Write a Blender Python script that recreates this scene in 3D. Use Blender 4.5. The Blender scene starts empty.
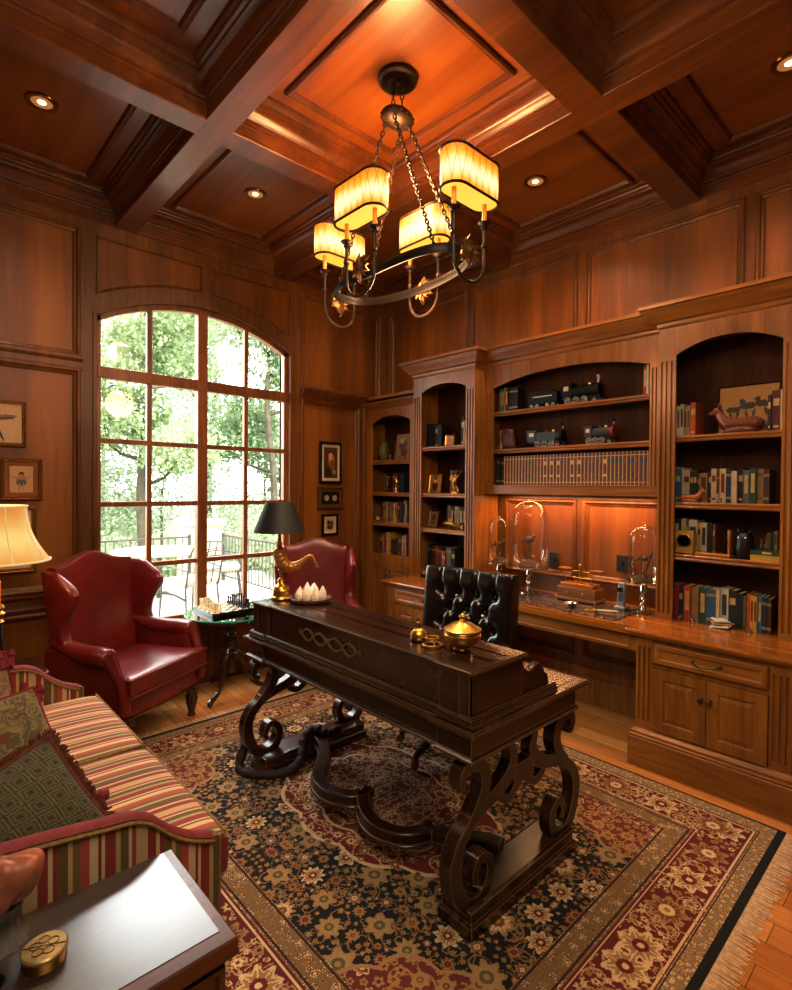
import bpy, math, random
import numpy as np
from mathutils import Vector, Matrix
random.seed(7)
SC = bpy.context.scene
COL = SC.collection
pi = math.pi
sin, cos = math.sin, math.cos

# ------------------------------------------------------------------ materials
def rgb(h):
    h = h.lstrip('#')
    c = [int(h[i:i+2], 16)/255 for i in (0, 2, 4)]
    return tuple([(x/12.92 if x <= .04045 else ((x+.055)/1.055)**2.4) for x in c]+[1.0])

class NT:
    """small wrapper to write node graphs in lines"""
    def __init__(s, name):
        s.m = bpy.data.materials.new(name); s.m.use_nodes = True
        s.t = s.m.node_tree; s.n = s.t.nodes; s.b = s.n['Principled BSDF']
    def new(s, typ, **kw):
        nd = s.n.new(typ)
        for k, v in kw.items(): setattr(nd, k, v)
        return nd
    def link(s, a, b): s.t.links.new(a, b)
    def put(s, sock, v):
        if hasattr(v, 'is_output') or isinstance(v, bpy.types.NodeSocket): s.link(v, sock)
        else: sock.default_value = v
    def coord(s, scale=(1, 1, 1), kind='Object', rot=(0, 0, 0)):
        tc = s.new('ShaderNodeTexCoord'); mp = s.new('ShaderNodeMapping')
        s.link(tc.outputs[kind], mp.inputs[0]); mp.inputs['Scale'].default_value = scale
        mp.inputs['Rotation'].default_value = rot
        return mp.outputs[0]
    def noise(s, vec, scale, detail=4, rough=.55, dist=0.0):
        nd = s.new('ShaderNodeTexNoise'); s.link(vec, nd.inputs['Vector'])
        nd.inputs['Scale'].default_value = scale; nd.inputs['Detail'].default_value = detail
        nd.inputs['Roughness'].default_value = rough; nd.inputs['Distortion'].default_value = dist
        return nd.outputs['Fac']
    def ramp(s, fac, stops, interp='LINEAR'):
        nd = s.new('ShaderNodeValToRGB'); s.link(fac, nd.inputs[0]); cr = nd.color_ramp
        cr.interpolation = interp
        while len(cr.elements) > 1: cr.elements.remove(cr.elements[-1])
        cr.elements[0].position = stops[0][0]; cr.elements[0].color = stops[0][1]
        for p, c in stops[1:]:
            e = cr.elements.new(p); e.color = c
        return nd.outputs[0]
    def math(s, op, a, b=0.0, c=0.0):
        nd = s.new('ShaderNodeMath', operation=op)
        for i, v in enumerate((a, b, c)): s.put(nd.inputs[i], v)
        return nd.outputs[0]
    def mix(s, fac, a, b, mode='MIX'):
        nd = s.new('ShaderNodeMix', data_type='RGBA', blend_type=mode)
        s.put(nd.inputs['Factor'], fac); s.put(nd.inputs['A'], a); s.put(nd.inputs['B'], b)
        return nd.outputs['Result']
    def bump(s, h, strength=.2, dist=.01):
        nd = s.new('ShaderNodeBump'); nd.inputs['Strength'].default_value = strength
        nd.inputs['Distance'].default_value = dist; s.link(h, nd.inputs['Height'])
        s.link(nd.outputs[0], s.b.inputs['Normal'])
    def set(s, **kw):
        names = dict(col='Base Color', rough='Roughness', metal='Metallic', coat='Coat Weight', coatr='Coat Roughness',
                     spec='Specular IOR Level', emit='Emission Color', es='Emission Strength', trans='Transmission Weight',
                     sheen='Sheen Weight', ior='IOR', alpha='Alpha')
        for k, v in kw.items(): s.put(s.b.inputs[names[k]], v)
        return s.m

def wood(name, dark, mid, light, rough=.38, grain='z', gs=1.0, coat=.15, strips=.35, spec=.5, wear_highlight=None):
    t = NT(name)
    k = {'z': (9, 9, .8), 'x': (.8, 9, 9), 'y': (9, .8, 9)}[grain]
    v = t.coord(tuple(q*gs for q in k))
    n1 = t.noise(v, 1.6, 6, .6, 1.2)
    v2 = t.coord({'z': (3.1, 3.1, .05), 'x': (.05, 3.1, 3.1), 'y': (3.1, .05, 3.1)}[grain])
    n2 = t.noise(v2, 1.7, 1, .3)
    v3 = t.coord((1, 1, 1)); n3 = t.noise(v3, 1.3, 3, .5)
    f = t.math('ADD', t.math('MULTIPLY', n1, 1-strips), t.math('MULTIPLY', n2, strips))
    c = t.ramp(f, [(.30, rgb(dark)), (.5, rgb(mid)), (.72, rgb(light))])
    c = t.mix(.35, c, t.ramp(n3, [(.35, (.55, .55, .55, 1)), (.65, (1, 1, 1, 1))]), 'MULTIPLY')
    fine = t.noise(t.coord(tuple(q*gs*9 for q in k)), 2.0, 2)
    t.bump(fine, .06 if gs < 1.15 else .015, .002)
    if wear_highlight:  # lighter edge tint: worn wood together with painted-in highlight lines
        bv = t.new('ShaderNodeBevel'); bv.samples = 4; bv.inputs['Radius'].default_value = .007
        ge = t.new('ShaderNodeNewGeometry'); dt = t.new('ShaderNodeVectorMath', operation='DOT_PRODUCT')
        t.link(bv.outputs[0], dt.inputs[0]); t.link(ge.outputs['Normal'], dt.inputs[1])
        k = t.math('MULTIPLY', t.math('SUBTRACT', 1.0, dt.outputs['Value']), 9.0)
        k = t.math('MINIMUM', t.math('MULTIPLY', k, t.ramp(n3, [(.35, (.35, .35, .35, 1)), (.6, (1, 1, 1, 1))])), .85)
        c = t.mix(k, c, rgb(wear_highlight))
    return t.set(col=c, rough=rough, coat=coat, coatr=.25, spec=spec)

def plain(name, c, rough=.5, metal=0, var=.15, scale=6, **kw):
    t = NT(name)
    n = t.noise(t.coord(), scale, 3)
    base = rgb(c); lo = tuple(x*(1-var) for x in base[:3])+(1,)
    hi = tuple(min(1, x*(1+var)) for x in base[:3])+(1,)
    return t.set(col=t.ramp(n, [(.3, lo), (.7, hi)]), rough=rough, metal=metal, **kw)

M = {}
M['wall'] = wood('wall_cherry', '#452309', '#6e3c12', '#90561c', .42, 'z', 1.0, .1)
M['wallfld'] = wood('wall_panel_cherry', '#552c0b', '#814714', '#a3631f', .42, 'z', .8, .12, .6)
M['ceil'] = wood('ceiling_cherry', '#421f09', '#683410', '#874c19', .36, 'y', .8, .2, .4)
M['ceilfld'] = wood('ceiling_panel_cherry', '#5f2f0b', '#864813', '#9e5a1b', .34, 'y', .7, .2, .5)
M['case'] = wood('bookcase_cherry', '#67370f', '#945a1f', '#b5782c', .36, 'z', 1.0, .2, .3)
M['casey'] = wood('bookcase_cherry_long', '#67370f', '#965b1f', '#b7792d', .34, 'y', 1.0, .25, .3)
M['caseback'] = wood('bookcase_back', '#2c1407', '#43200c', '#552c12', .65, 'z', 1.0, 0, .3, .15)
M['counter'] = wood('countertop_cherry', '#824612', '#aa651f', '#c8822f', .16, 'y', 1.0, .5, .3)
M['desk'] = wood('desk_walnut', '#120906', '#241009', '#4a2514', .26, 'y', 1.3, .35, .2, wear_highlight='#8a6238')
M['desktopm'] = wood('desk_top_walnut', '#1b0d07', '#38190c', '#5c3019', .2, 'y', 1.2, .5, .2)
M['deskend'] = wood('desk_walnut_upright', '#180b06', '#2f160b', '#57301a', .26, 'z', 1.3, .35, .2, wear_highlight='#8a6238')
M['deskx'] = wood('desk_walnut_cross', '#150a06', '#33180c', '#5c321a', .26, 'x', 1.3, .35, .2, wear_highlight='#8a6238')
M['deskedge'] = wood('desk_worn_highlight_edge', '#160c07', '#2c180d', '#553520', .24, 'y', 2, .3, .2, wear_highlight='#8a6238')
M['chest'] = wood('chest_top_wood', '#1c1511', '#2c201a', '#443229', .30, 'x', 2.2, 1.0, .15, 1.0)
M['chest'].node_tree.nodes['Principled BSDF'].inputs['IOR'].default_value = 1.8
M['chestrim'] = wood('chest_rim_wood', '#3a1a0b', '#5c2d13', '#7a4220', .3, 'x', 1.2, .2, .2)
M['tablewood'] = wood('pedestal_mahogany', '#1e0d06', '#3a1a0d', '#5a2c16', .24, 'z', 1.5, .4, .2)
M['frame'] = wood('window_wood', '#6a371a', '#8d5127', '#a86a38', .4, 'z', 1.0, .1, .2)
M['blackwood'] = plain('black_lacquer', '#0e0b09', .25)

def oak():
    t = NT('oak_floor')
    tc = t.coord((1, 1, 1))
    br = t.new('ShaderNodeTexBrick'); mp = t.coord((1, 1, 1), rot=(0, 0, pi/2))
    t.link(mp, br.inputs['Vector'])
    br.inputs['Scale'].default_value = 1; br.inputs['Mortar Size'].default_value = .0012
    br.inputs['Brick Width'].default_value = 1.3; br.inputs['Row Height'].default_value = .125
    br.inputs['Color1'].default_value = rgb('#ba7634'); br.inputs['Color2'].default_value = rgb('#dea25a')
    br.inputs['Mortar'].default_value = rgb('#4a2810'); br.offset = .37
    n = t.noise(t.coord((14, .9, 1)), 2.4, 6, .6, 1.0)
    c = t.mix(.55, br.outputs['Color'], t.ramp(n, [(.3, (.45, .42, .4, 1)), (.65, (1, 1, 1, 1))]), 'MULTIPLY')
    t.bump(br.outputs['Fac'], -.15, .002)
    return t.set(col=c, rough=.24, coat=.3, coatr=.15)
M['floor'] = oak()

def leather(name, dark, light, rough=.3, coat=.35):
    t = NT(name)
    n = t.noise(t.coord(), 3.2, 4, .6); f = t.noise(t.coord(), 160, 2)
    c = t.ramp(n, [(.3, rgb(dark)), (.72, rgb(light))])
    t.bump(f, .08, .001)
    return t.set(col=c, rough=rough, coat=coat, coatr=.22)
M['redleather'] = leather('oxblood_leather', '#54100f', '#86221f')
M['piping'] = leather('oxblood_piping', '#5a1a16', '#83302a')
M['blackleather'] = leather('black_leather', '#0a0706', '#1a100c', .22, .5)
M['brass'] = plain('polished_brass', '#cda255', .33, 1, .12)
M['brassdk'] = plain('antique_brass', '#8a6228', .3, 1, .2)
M['gold'] = plain('gilt', '#cf9f4c', .32, .9, .25, 30)
M['giltframe'] = plain('gilt_frame', '#8f6222', .4, .6, .35, 60)
M['iron'] = plain('bronze_iron', '#3c2818', .45, .6, .4, 25)
M['bronzeleaf'] = plain('gilt_bronze_leaf', '#7a5228', .4, .6, .4, 40)
M['pewter'] = plain('pewter_handle', '#58524a', .35, .9, .25, 20)
M['nickel'] = plain('bright_nickel', '#a8a59c', .3, .3)
M['paleb'] = plain('satin_brass', '#b08a44', .4, .35, .2, 20)
M['greenrim'] = plain('green_glass_rim', '#1f9a78', .15, 0, .2, 20, emit=rgb('#1f9a78'), es=.12)  # faint emission stands in for light gathered at the glass edge
M['silver'] = plain('silver', '#c8c4bc', .12, 1, .05)
M['candle'] = plain('candle_sleeve', '#c98a3c', .5, 0, .1, 9, emit=rgb('#e08020'), es=.35)
M['black'] = plain('black_metal', '#121110', .4, .5)
M['dkgrey'] = plain('engine_grey', '#3c3d3f', .4, .3)
M['mat_cream'] = plain('cream_mount', '#cdb896', .8)
M['cream'] = plain('cream_paper', '#cbb994', .8)
M['white'] = plain('white_ceramic', '#d9d6cf', .3)
M['crystal'] = plain('milky_crystal', '#efe4d8', .2, 0, .08, 12, spec=.7)
M['clay'] = plain('terracotta_pottery', '#8a4424', .45, 0, .25)
M['green'] = plain('dark_green_shade', '#191b12', .55, 0, .2)
M['dark'] = plain('dark_object', '#15100c', .4)
M['red'] = plain('red_paint', '#8e1e18', .4)
M['grey'] = plain('outlet_grey', '#1d1815', .5)
M['phone'] = plain('phone_silver', '#8e9093', .3, .4)
M['fringe'] = plain('rug_fringe', '#c9ad88', .9, 0, .25, 60)
M['ivory'] = plain('ivory_chess', '#e3cfa8', .3)
M['ebony'] = plain('ebony_chess', '#1c120c', .3)
M['canetop'] = plain('patio_cushion', '#8c8373', .9)
M['stone'] = plain('deck_stone', '#a9a49a', .8, 0, .12, 2)
M['pillar'] = plain('pale_stone', '#b9a990', .9, 0, .1)
M['grass'] = plain('lawn', '#4d5c34', .95, 0, .3, 1.5)
M['bark'] = plain('bark', '#4d453a', .95, 0, .3, 4)
M['metalgrey'] = plain('patio_iron', '#4b4742', .5, .5)
M['spiral'] = plain('pink_shell', '#9a5c40', .4, 0, .35, 14)
M['fossil'] = plain('grey_fluted_stone', '#57504a', .6, 0, .35, 18)

def glass(name, tint=(1, 1, 1, 1), gl=.08):
    t = NT(name)
    tr = t.new('ShaderNodeBsdfTransparent'); tr.inputs[0].default_value = tint
    g = t.new('ShaderNodeBsdfGlossy'); g.inputs['Roughness'].default_value = .03
    fr = t.new('ShaderNodeFresnel'); fr.inputs[0].default_value = 1.45
    mx = t.new('ShaderNodeMixShader')
    f = t.math('MULTIPLY', t.math('MINIMUM', t.math('ADD', fr.outputs[0], gl-.04), .9), .45 if gl < .06 else 1.0)
    t.link(f, mx.inputs[0]); t.link(tr.outputs[0], mx.inputs[1]); t.link(g.outputs[0], mx.inputs[2])
    t.link(mx.outputs[0], t.n['Material Output'].inputs[0])
    return t.m
M['pane'] = glass('window_glass', (1, 1, 1, 1), .05)
M['domeglass'] = glass('dome_glass', (.99, .99, .99, 1), .05)
M['greenglass'] = glass('green_edge_glass', (.55, .9, .78, 1), .3)

def leafmat(name, a, b):
    t = NT(name)
    n = t.noise(t.coord(), 1.1, 3)
    c = t.ramp(n, [(.3, rgb(a)), (.7, rgb(b))])
    d = t.new('ShaderNodeBsdfDiffuse'); tl = t.new('ShaderNodeBsdfTranslucent'); mx = t.new('ShaderNodeMixShader')
    t.link(c, d.inputs[0]); t.link(c, tl.inputs[0]); mx.inputs[0].default_value = .45
    t.link(d.outputs[0], mx.inputs[1]); t.link(tl.outputs[0], mx.inputs[2])
    t.link(mx.outputs[0], t.n['Material Output'].inputs[0])
    return t.m
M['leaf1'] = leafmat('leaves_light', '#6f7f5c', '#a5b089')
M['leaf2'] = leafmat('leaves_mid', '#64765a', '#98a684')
M['leaf3'] = leafmat('leaves_hazed', '#8a957e', '#b4bca4')  # paler greens paint the haze of distance into the far foliage

# striped sofa fabric; axis of variation given
STR = [('#bfa272', .030), ('#8a2620', .022), ('#cdb486', .010), ('#8a2620', .010), ('#665026', .024), ('#bfa272', .010), ('#7a5c2e', .018), ('#b2483c', .020),
       ('#cdb98a', .020), ('#8a2620', .009), ('#cdb98a', .008), ('#8e2a24', .026), ('#b39a60', .012), ('#665026', .020), ('#cdb486', .008), ('#a03a30', .012)]
def stripes(name, axis):
    t = NT(name)
    tc = t.new('ShaderNodeTexCoord'); sp = t.new('ShaderNodeSeparateXYZ'); t.link(tc.outputs['Object'], sp.inputs[0])
    tot = sum(w for _, w in STR)
    f = t.math('FRACT', t.math('DIVIDE', t.math('ADD', sp.outputs[axis], 5.0), tot))
    st = []; p = 0
    for c, w in STR:
        st.append((p/tot, rgb(c))); p += w
    c = t.ramp(f, st, 'CONSTANT')
    n = t.noise(t.coord(), 220, 2)
    c = t.mix(.3, c, t.ramp(n, [(.3, (.6, .6, .6, 1)), (.7, (1, 1, 1, 1))]), 'MULTIPLY')
    t.bump(n, .15, .002)
    return t.set(col=c, rough=.75, sheen=.15)
M['stripe_y'] = stripes('striped_fabric_seat', 1)
M['stripe_x'] = stripes('striped_fabric_arm', 0)
M['band'] = plain('red_gimp_band', '#7c2426', .7, 0, .15, 40)
M['trimfringe'] = plain('gold_braid', '#8a6a3a', .8, 0, .35, 90)

def damask(name, base, fig, fig2, sc):
    t = NT(name)
    v = t.coord()
    w = t.new('ShaderNodeTexVoronoi'); t.link(v, w.inputs['Vector']); w.inputs['Scale'].default_value = sc
    n = t.noise(v, sc*1.6, 4, .6, 1.8)
    c = t.ramp(n, [(.42, rgb(base)), (.5, rgb(fig)), (.58, rgb(base)), (.64, rgb(fig2))])
    c = t.mix(t.ramp(w.outputs['Distance'], [(.18, (1, 1, 1, 1)), (.3, (0, 0, 0, 1))]), c, rgb(fig2))
    t.bump(t.noise(v, 260, 2), .2, .002)
    return t.set(col=c, rough=.85, sheen=.2)
M['pil_floral'] = damask('floral_pillow', '#a58a68', '#7a5c3e', '#7a3028', 16)
M['pil_green'] = damask('gold_scroll_pillow', '#564c2c', '#8a7a4e', '#6b3424', 13)
def lattice():
    t = NT('lattice_pillow')
    tc = t.new('ShaderNodeTexCoord'); sp = t.new('ShaderNodeSeparateXYZ'); t.link(tc.outputs['UV'], sp.inputs[0])
    u = t.math('MULTIPLY', sp.outputs[0], 7.0); v = t.math('MULTIPLY', sp.outputs[1], 7.0)
    fu = t.math('ABSOLUTE', t.math('SUBTRACT', t.math('FRACT', u), .5)); fv = t.math('ABSOLUTE', t.math('SUBTRACT', t.math('FRACT', v), .5))
    d = t.math('MAXIMUM', fu, fv)
    n = t.noise(t.coord(), 60, 3)
    f = t.math('ADD', d, t.math('MULTIPLY', t.math('SUBTRACT', n, .5), .22))
    c = t.ramp(f, [(.0, rgb('#20180c')), (.14, rgb('#3a3418')), (.2, rgb('#5c5430')), (.33, rgb('#2f2c18')), (.41, rgb('#6b6238')), (.47, rgb('#33301a'))])
    t.bump(n, .3, .004)
    return t.set(col=c, rough=.8, sheen=.1)
M['pil_lattice'] = lattice()
M['tassel'] = plain('crimson_tassel', '#7e1f24', .8, 0, .3, 60)
M['brownfringe'] = plain('rust_brush_fringe', '#5e2f1a', .9, 0, .4, 90)

def shade(name, c1, c2, c3, es, pattern=False):
    t = NT(name)
    tc = t.new('ShaderNodeTexCoord'); sp = t.new('ShaderNodeSeparateXYZ'); t.link(tc.outputs['UV'], sp.inputs[0])
    u, v = sp.outputs[0], sp.outputs[1]
    # v 0 bottom..1 top, u around
    n = t.noise(t.coord(), 7, 3)
    hot = t.math('SUBTRACT', 1.0, t.math('MULTIPLY', t.math('ABSOLUTE', t.math('SUBTRACT', v, .42)), 1.5))
    hot = t.math('ADD', t.math('MULTIPLY', hot, .78), t.math('MULTIPLY', n, .45))
    col = t.ramp(hot, [(.25, rgb(c1)), (.62, rgb(c2)), (.95, rgb(c3))])
    if pattern:
        a = t.math('MULTIPLY', u, 9.0)
        fr = t.math('ABSOLUTE', t.math('SUBTRACT', t.math('FRACT', a), .5))
        fr2 = t.math('ABSOLUTE', t.math('SUBTRACT', t.math('FRACT', t.math('ADD', a, .5)), .5))
        lines = None
        for q in (fr, fr2):
            arch = t.math('SUBTRACT', t.math('MULTIPLY', t.math('SQRT', t.math('SUBTRACT', 1.0, t.math('MULTIPLY', v, .96))), .5), q)
            ln = t.math('LESS_THAN', t.math('ABSOLUTE', arch), .035)
            lines = ln if lines is None else t.math('MAXIMUM', lines, ln)
        col = t.mix(t.math('MULTIPLY', lines, .45), col, rgb('#8a3c08'))
    t.set(col=rgb('#3a2410'), rough=.6, emit=col, es=es)
    return t.m
M['shade'] = shade('mica_shade_glow', '#bc5a08', '#f09628', '#ffe6a8', 1.55, True)
M['shadebot'] = shade('mica_shade_bottom', '#f0a030', '#ffbe50', '#ffd070', 1.3)
M['linenshade'] = shade('linen_shade_glow', '#c8863e', '#e2a055', '#f6c880', .95)
M['linenedge'] = plain('linen_trim', '#e0d2b4', .8, emit=rgb('#e0c8a0'), es=.25)
M['bulb'] = plain('bulb_glow', '#ffd890', .5, emit=rgb('#ffd49a'), es=9)
M['canbaffle'] = plain('downlight_reflector', '#c9a56e', .3, .8, .1, 8, emit=rgb('#e8a860'), es=.35)

def vcol(name, rough=.9, **kw):
    t = NT(name); a = t.new('ShaderNodeAttribute', attribute_name='Col')
    t.set(col=a.outputs['Color'], rough=rough, **kw); return t
_r = vcol('woven_rug', .95); _r.bump(_r.noise(_r.coord(), 350, 2), .3, .003); M['rug'] = _r.m
M['art'] = vcol('printed_picture', .5).m
M['marble'] = None
t = NT('polished_granite'); n = t.noise(t.coord(), 26, 6, .7, .6)
M['marble'] = t.set(col=t.ramp(n, [(.38, rgb('#120d0b')), (.47, rgb('#33241d')), (.52, rgb('#8d7c6e')), (.56, rgb('#5a221e')), (.63, rgb('#15100e'))]), rough=.06)

_cm = {}
def cmat(hexc, rough=.55, metal=0):
    k = (hexc, rough, metal)
    if k not in _cm: _cm[k] = plain('cloth_'+hexc.strip('#'), hexc, rough, metal, .2, 12)
    return _cm[k]

# ------------------------------------------------------------------ mesh builder
class MB:
    def __init__(s): s.v = []; s.f = []; s.mi = []; s.uv = None; s.cur = 0
    def add(s, vs, fs):
        b = len(s.v); s.v += [tuple(p) for p in vs]
        for f in fs: s.f.append(tuple(b+i for i in f)); s.mi.append(s.cur)
        return s
    def box(s, x0, x1, y0, y1, z0, z1):
        vs = [(x, y, z) for x in (x0, x1) for y in (y0, y1) for z in (z0, z1)]
        return s.add(vs, [(0, 1, 3, 2), (4, 6, 7, 5), (0, 4, 5, 1), (2, 3, 7, 6), (0, 2, 6, 4), (1, 5, 7, 3)])
    def obox(s, c, size, mat=None):
        mat = mat or Matrix.Identity(3); c = Vector(c)
        vs = [c+mat@Vector((a*size[0]/2, b*size[1]/2, d*size[2]/2)) for a in (-1, 1) for b in (-1, 1) for d in (-1, 1)]
        return s.add(vs, [(0, 1, 3, 2), (4, 6, 7, 5), (0, 4, 5, 1), (2, 3, 7, 6), (0, 2, 6, 4), (1, 5, 7, 3)])
    def lathe(s, prof, c=(0, 0, 0), n=24, mat=None, sx=1, sy=1):
        c = Vector(c); vs = []; fs = []
        for r, z in prof:
            for i in range(n):
                a = 2*pi*i/n; p = Vector((r*cos(a)*sx, r*sin(a)*sy, z))
                if mat: p = mat@p
                vs.append(c+p)
        for j in range(len(prof)-1):
            for i in range(n):
                k = (i+1) % n; fs.append((j*n+i, j*n+k, (j+1)*n+k, (j+1)*n+i))
        if prof[0][0] > 1e-5: fs.append(tuple(range(n))[::-1])
        if prof[-1][0] > 1e-5: fs.append(tuple((len(prof)-1)*n+i for i in range(n)))
        return s.add(vs, fs)
    def ball(s, c, r, n=12, sq=(1, 1, 1)):
        c = Vector(c); m = max(5, n//2+1)
        prof = [(sin(pi*i/m), -cos(pi*i/m)) for i in range(m+1)]
        prof[0] = (0.0, -1); prof[-1] = (0.0, 1)
        vs = []; fs = []
        for rr, z in prof:
            for i in range(n):
                a = 2*pi*i/n; vs.append(c+Vector((rr*cos(a)*r*sq[0], rr*sin(a)*r*sq[1], z*r*sq[2])))
        for j in range(m):
            for i in range(n):
                k = (i+1) % n; fs.append((j*n+i, j*n+k, (j+1)*n+k, (j+1)*n+i))
        return s.add(vs, fs)
    def tube(s, pts, r, n=8, closed=False, flat=None, up=(0, 0, 1)):
        pts = [Vector(p) for p in pts]; m = len(pts); vs = []; fs = []
        rad = r if isinstance(r, (list, tuple)) else [r]*m
        prev = None
        for i, p in enumerate(pts):
            if closed: t = pts[(i+1) % m]-pts[i-1]
            else: t = pts[min(i+1, m-1)]-pts[max(i-1, 0)]
            if t.length < 1e-9: t = Vector((0, 0, 1))
            t.normalize()
            if prev is None:
                u = Vector(up)
                if abs(t.dot(u)) > .95: u = Vector((1, 0, 0))
            else: u = prev
            a = (u-t*u.dot(t))
            if a.length < 1e-6: a = t.orthogonal()
            a.normalize(); prev = a; b = t.cross(a)
            for k in range(n):
                g = 2*pi*k/n+pi/n
                fa, fb = (1, 1) if flat is None else flat
                vs.append(p+(a*cos(g)*fa+b*sin(g)*fb)*rad[i])
        L = m if closed else m-1
        for i in range(L):
            j = (i+1) % m
            for k in range(n):
                l = (k+1) % n; fs.append((i*n+k, i*n+l, j*n+l, j*n+k))
        if not closed: fs += [tuple(range(n))[::-1], tuple((m-1)*n+k for k in range(n))]
        return s.add(vs, fs)
    def prism(s, poly, h0, h1, P):
        """poly 2D list, P(u,v,h) -> xyz"""
        n = len(poly)
        vs = [P(u, v, h0) for u, v in poly]+[P(u, v, h1) for u, v in poly]
        fs = [tuple(range(n))[::-1], tuple(range(n, 2*n))]+[(i, (i+1) % n, n+(i+1) % n, n+i) for i in range(n)]
        return s.add(vs, fs)
    def ribbon(s, pts, w, h0, h1, P):
        """flat band of in-plane width w (number or list) along 2D pts, extruded h0..h1"""
        pts = [Vector(p) for p in pts]; m = len(pts); w = w if isinstance(w, (list, tuple)) else [w]*m
        vs = []; fs = []
        for i, p in enumerate(pts):
            t = pts[min(i+1, m-1)]-pts[max(i-1, 0)]; t.normalize(); nn = Vector((-t.y, t.x))
            a = p+nn*w[i]/2; b = p-nn*w[i]/2
            vs += [P(a.x, a.y, h0), P(b.x, b.y, h0), P(b.x, b.y, h1), P(a.x, a.y, h1)]
        for i in range(m-1):
            for k in range(4):
                l = (k+1) % 4; fs.append((i*4+k, i*4+l, i*4+4+l, i*4+4+k))
        fs += [(3, 2, 1, 0), tuple((m-1)*4+k for k in range(4))]
        return s.add(vs, fs)
    def grid(s, fn, nu, nv, closeu=False):
        vs = [fn(i/nu, j/nv) for j in range(nv+1) for i in range(nu+(0 if closeu else 1))]
        w = nu if closeu else nu+1; fs = []
        for j in range(nv):
            for i in range(nu):
                k = (i+1) % w; fs.append((j*w+i, j*w+k, (j+1)*w+k, (j+1)*w+i))
        return s.add(vs, fs)
    def loft(s, path, prof, closed=True, side=1):
        """moulding: path in xy, profile list of (offset, z); mitred. side=+1 offsets to the left"""
        m = len(path); P = [Vector(p) for p in path]; loops = []
        for o, z in prof:
            lp = []
            for i in range(m):
                a = P[i-1] if (closed or i > 0) else None; b = P[i]; c = P[(i+1) % m] if (closed or i < m-1) else None
                n1 = n2 = None
                if a is not None: d = (b-a).normalized(); n1 = Vector((-d.y, d.x))
                if c is not None: d = (c-b).normalized(); n2 = Vector((-d.y, d.x))
                if n1 is None: q = n2
                elif n2 is None: q = n1
                else:
                    q = (n1+n2); q = q/max(.15, (1+n1.dot(n2)))
                w = b+q*o*side; lp.append((w.x, w.y, z))
            loops.append(lp)
        vs = [p for lp in loops for p in lp]; fs = []
        L = m if closed else m-1
        for j in range(len(prof)-1):
            for i in range(L):
                k = (i+1) % m; fs.append((j*m+i, j*m+k, (j+1)*m+k, (j+1)*m+i))
        if not closed:
            fs.append(tuple(j*m for j in range(len(prof)))); fs.append(tuple(j*m+m-1 for j in range(len(prof)))[::-1])
        return s.add(vs, fs)
    def frame(s, u0, u1, v0, v1, prof, P):
        """rectangular picture moulding; prof (inset, height)"""
        loops = [[P(a, b, h) for a, b in ((u0+o, v0+o), (u1-o, v0+o), (u1-o, v1-o), (u0+o, v1-o))] for o, h in prof]
        vs = [p for lp in loops for p in lp]; fs = []
        for j in range(len(prof)-1):
            for i in range(4):
                k = (i+1) % 4; fs.append((j*4+i, j*4+k, (j+1)*4+k, (j+1)*4+i))
        return s.add(vs, fs)
    def build(s, name, mat, parent=None, bevel=0, smooth=35, loc=None, fix=True, sub=0, seg=2):
        me = bpy.data.meshes.new(name); me.from_pydata(s.v, [], s.f)
        mats = mat if isinstance(mat, (list, tuple)) else [mat]
        for q in mats: me.materials.append(M[q] if isinstance(q, str) else q)
        if len(mats) > 1: me.polygons.foreach_set('material_index', s.mi)
        me.update()
        if fix:
            import bmesh
            bm = bmesh.new(); bm.from_mesh(me); bmesh.ops.recalc_face_normals(bm, faces=bm.faces); bm.to_mesh(me); bm.free()
        if smooth:
            me.polygons.foreach_set('use_smooth', [True]*len(me.polygons))
            if smooth < 180: me.set_sharp_from_angle(angle=math.radians(smooth))
        o = bpy.data.objects.new(name, me); COL.objects.link(o)
        if parent: o.parent = parent
        if loc: o.location = loc
        if bevel:
            b = o.modifiers.new('Bevel', 'BEVEL'); b.width = bevel; b.segments = seg; b.limit_method = 'ANGLE'; b.angle_limit = .6
        if sub:
            b = o.modifiers.new('Sub', 'SUBSURF'); b.levels = sub; b.render_levels = sub
        return o

def thing(name, label, cat, loc=(0, 0, 0), rz=0, group=None):
    o = bpy.data.objects.new(name, None); COL.objects.link(o); o.empty_display_size = .1
    o.location = loc; o.rotation_euler = (0, 0, rz); return tag(o, label, cat, group)
def tag(o, label, cat, group=None, kind=None):
    o['label'] = label; o['category'] = cat
    if group: o['group'] = group
    if kind: o['kind'] = kind
    return o
def struct(o):
    o['kind'] = 'structure'; return o
def dup(root, loc, rz, label, group=None):
    r = root.copy(); COL.objects.link(r); r.location = loc; r.rotation_euler = (0, 0, rz); r['label'] = label
    if group: r['group'] = group
    for ch in list(root.children):
        c = ch.copy(); COL.objects.link(c); c.parent = r
        for g in ch.children:
            d = g.copy(); COL.objects.link(d); d.parent = c
    return r
ORD = 'first second third fourth fifth sixth seventh eighth ninth tenth eleventh twelfth thirteenth fourteenth fifteenth sixteenth seventeenth eighteenth nineteenth twentieth'.split()
def ordw(i):
    if i < 20: return ORD[i]
    t = ['twenty', 'thirty', 'forty', 'fifty'][(i+1)//10-2]; r = (i+1) % 10
    return (t+'-'+ORD[r-1]) if r else {'twenty': 'twentieth', 'thirty': 'thirtieth', 'forty': 'fortieth', 'fifty': 'fiftieth'}[t]
def arc(cx, cy, r, a0, a1, n):
    return [(cx+r*cos(math.radians(a0+(a1-a0)*i/n)), cy+r*sin(math.radians(a0+(a1-a0)*i/n))) for i in range(n+1)]
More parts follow.
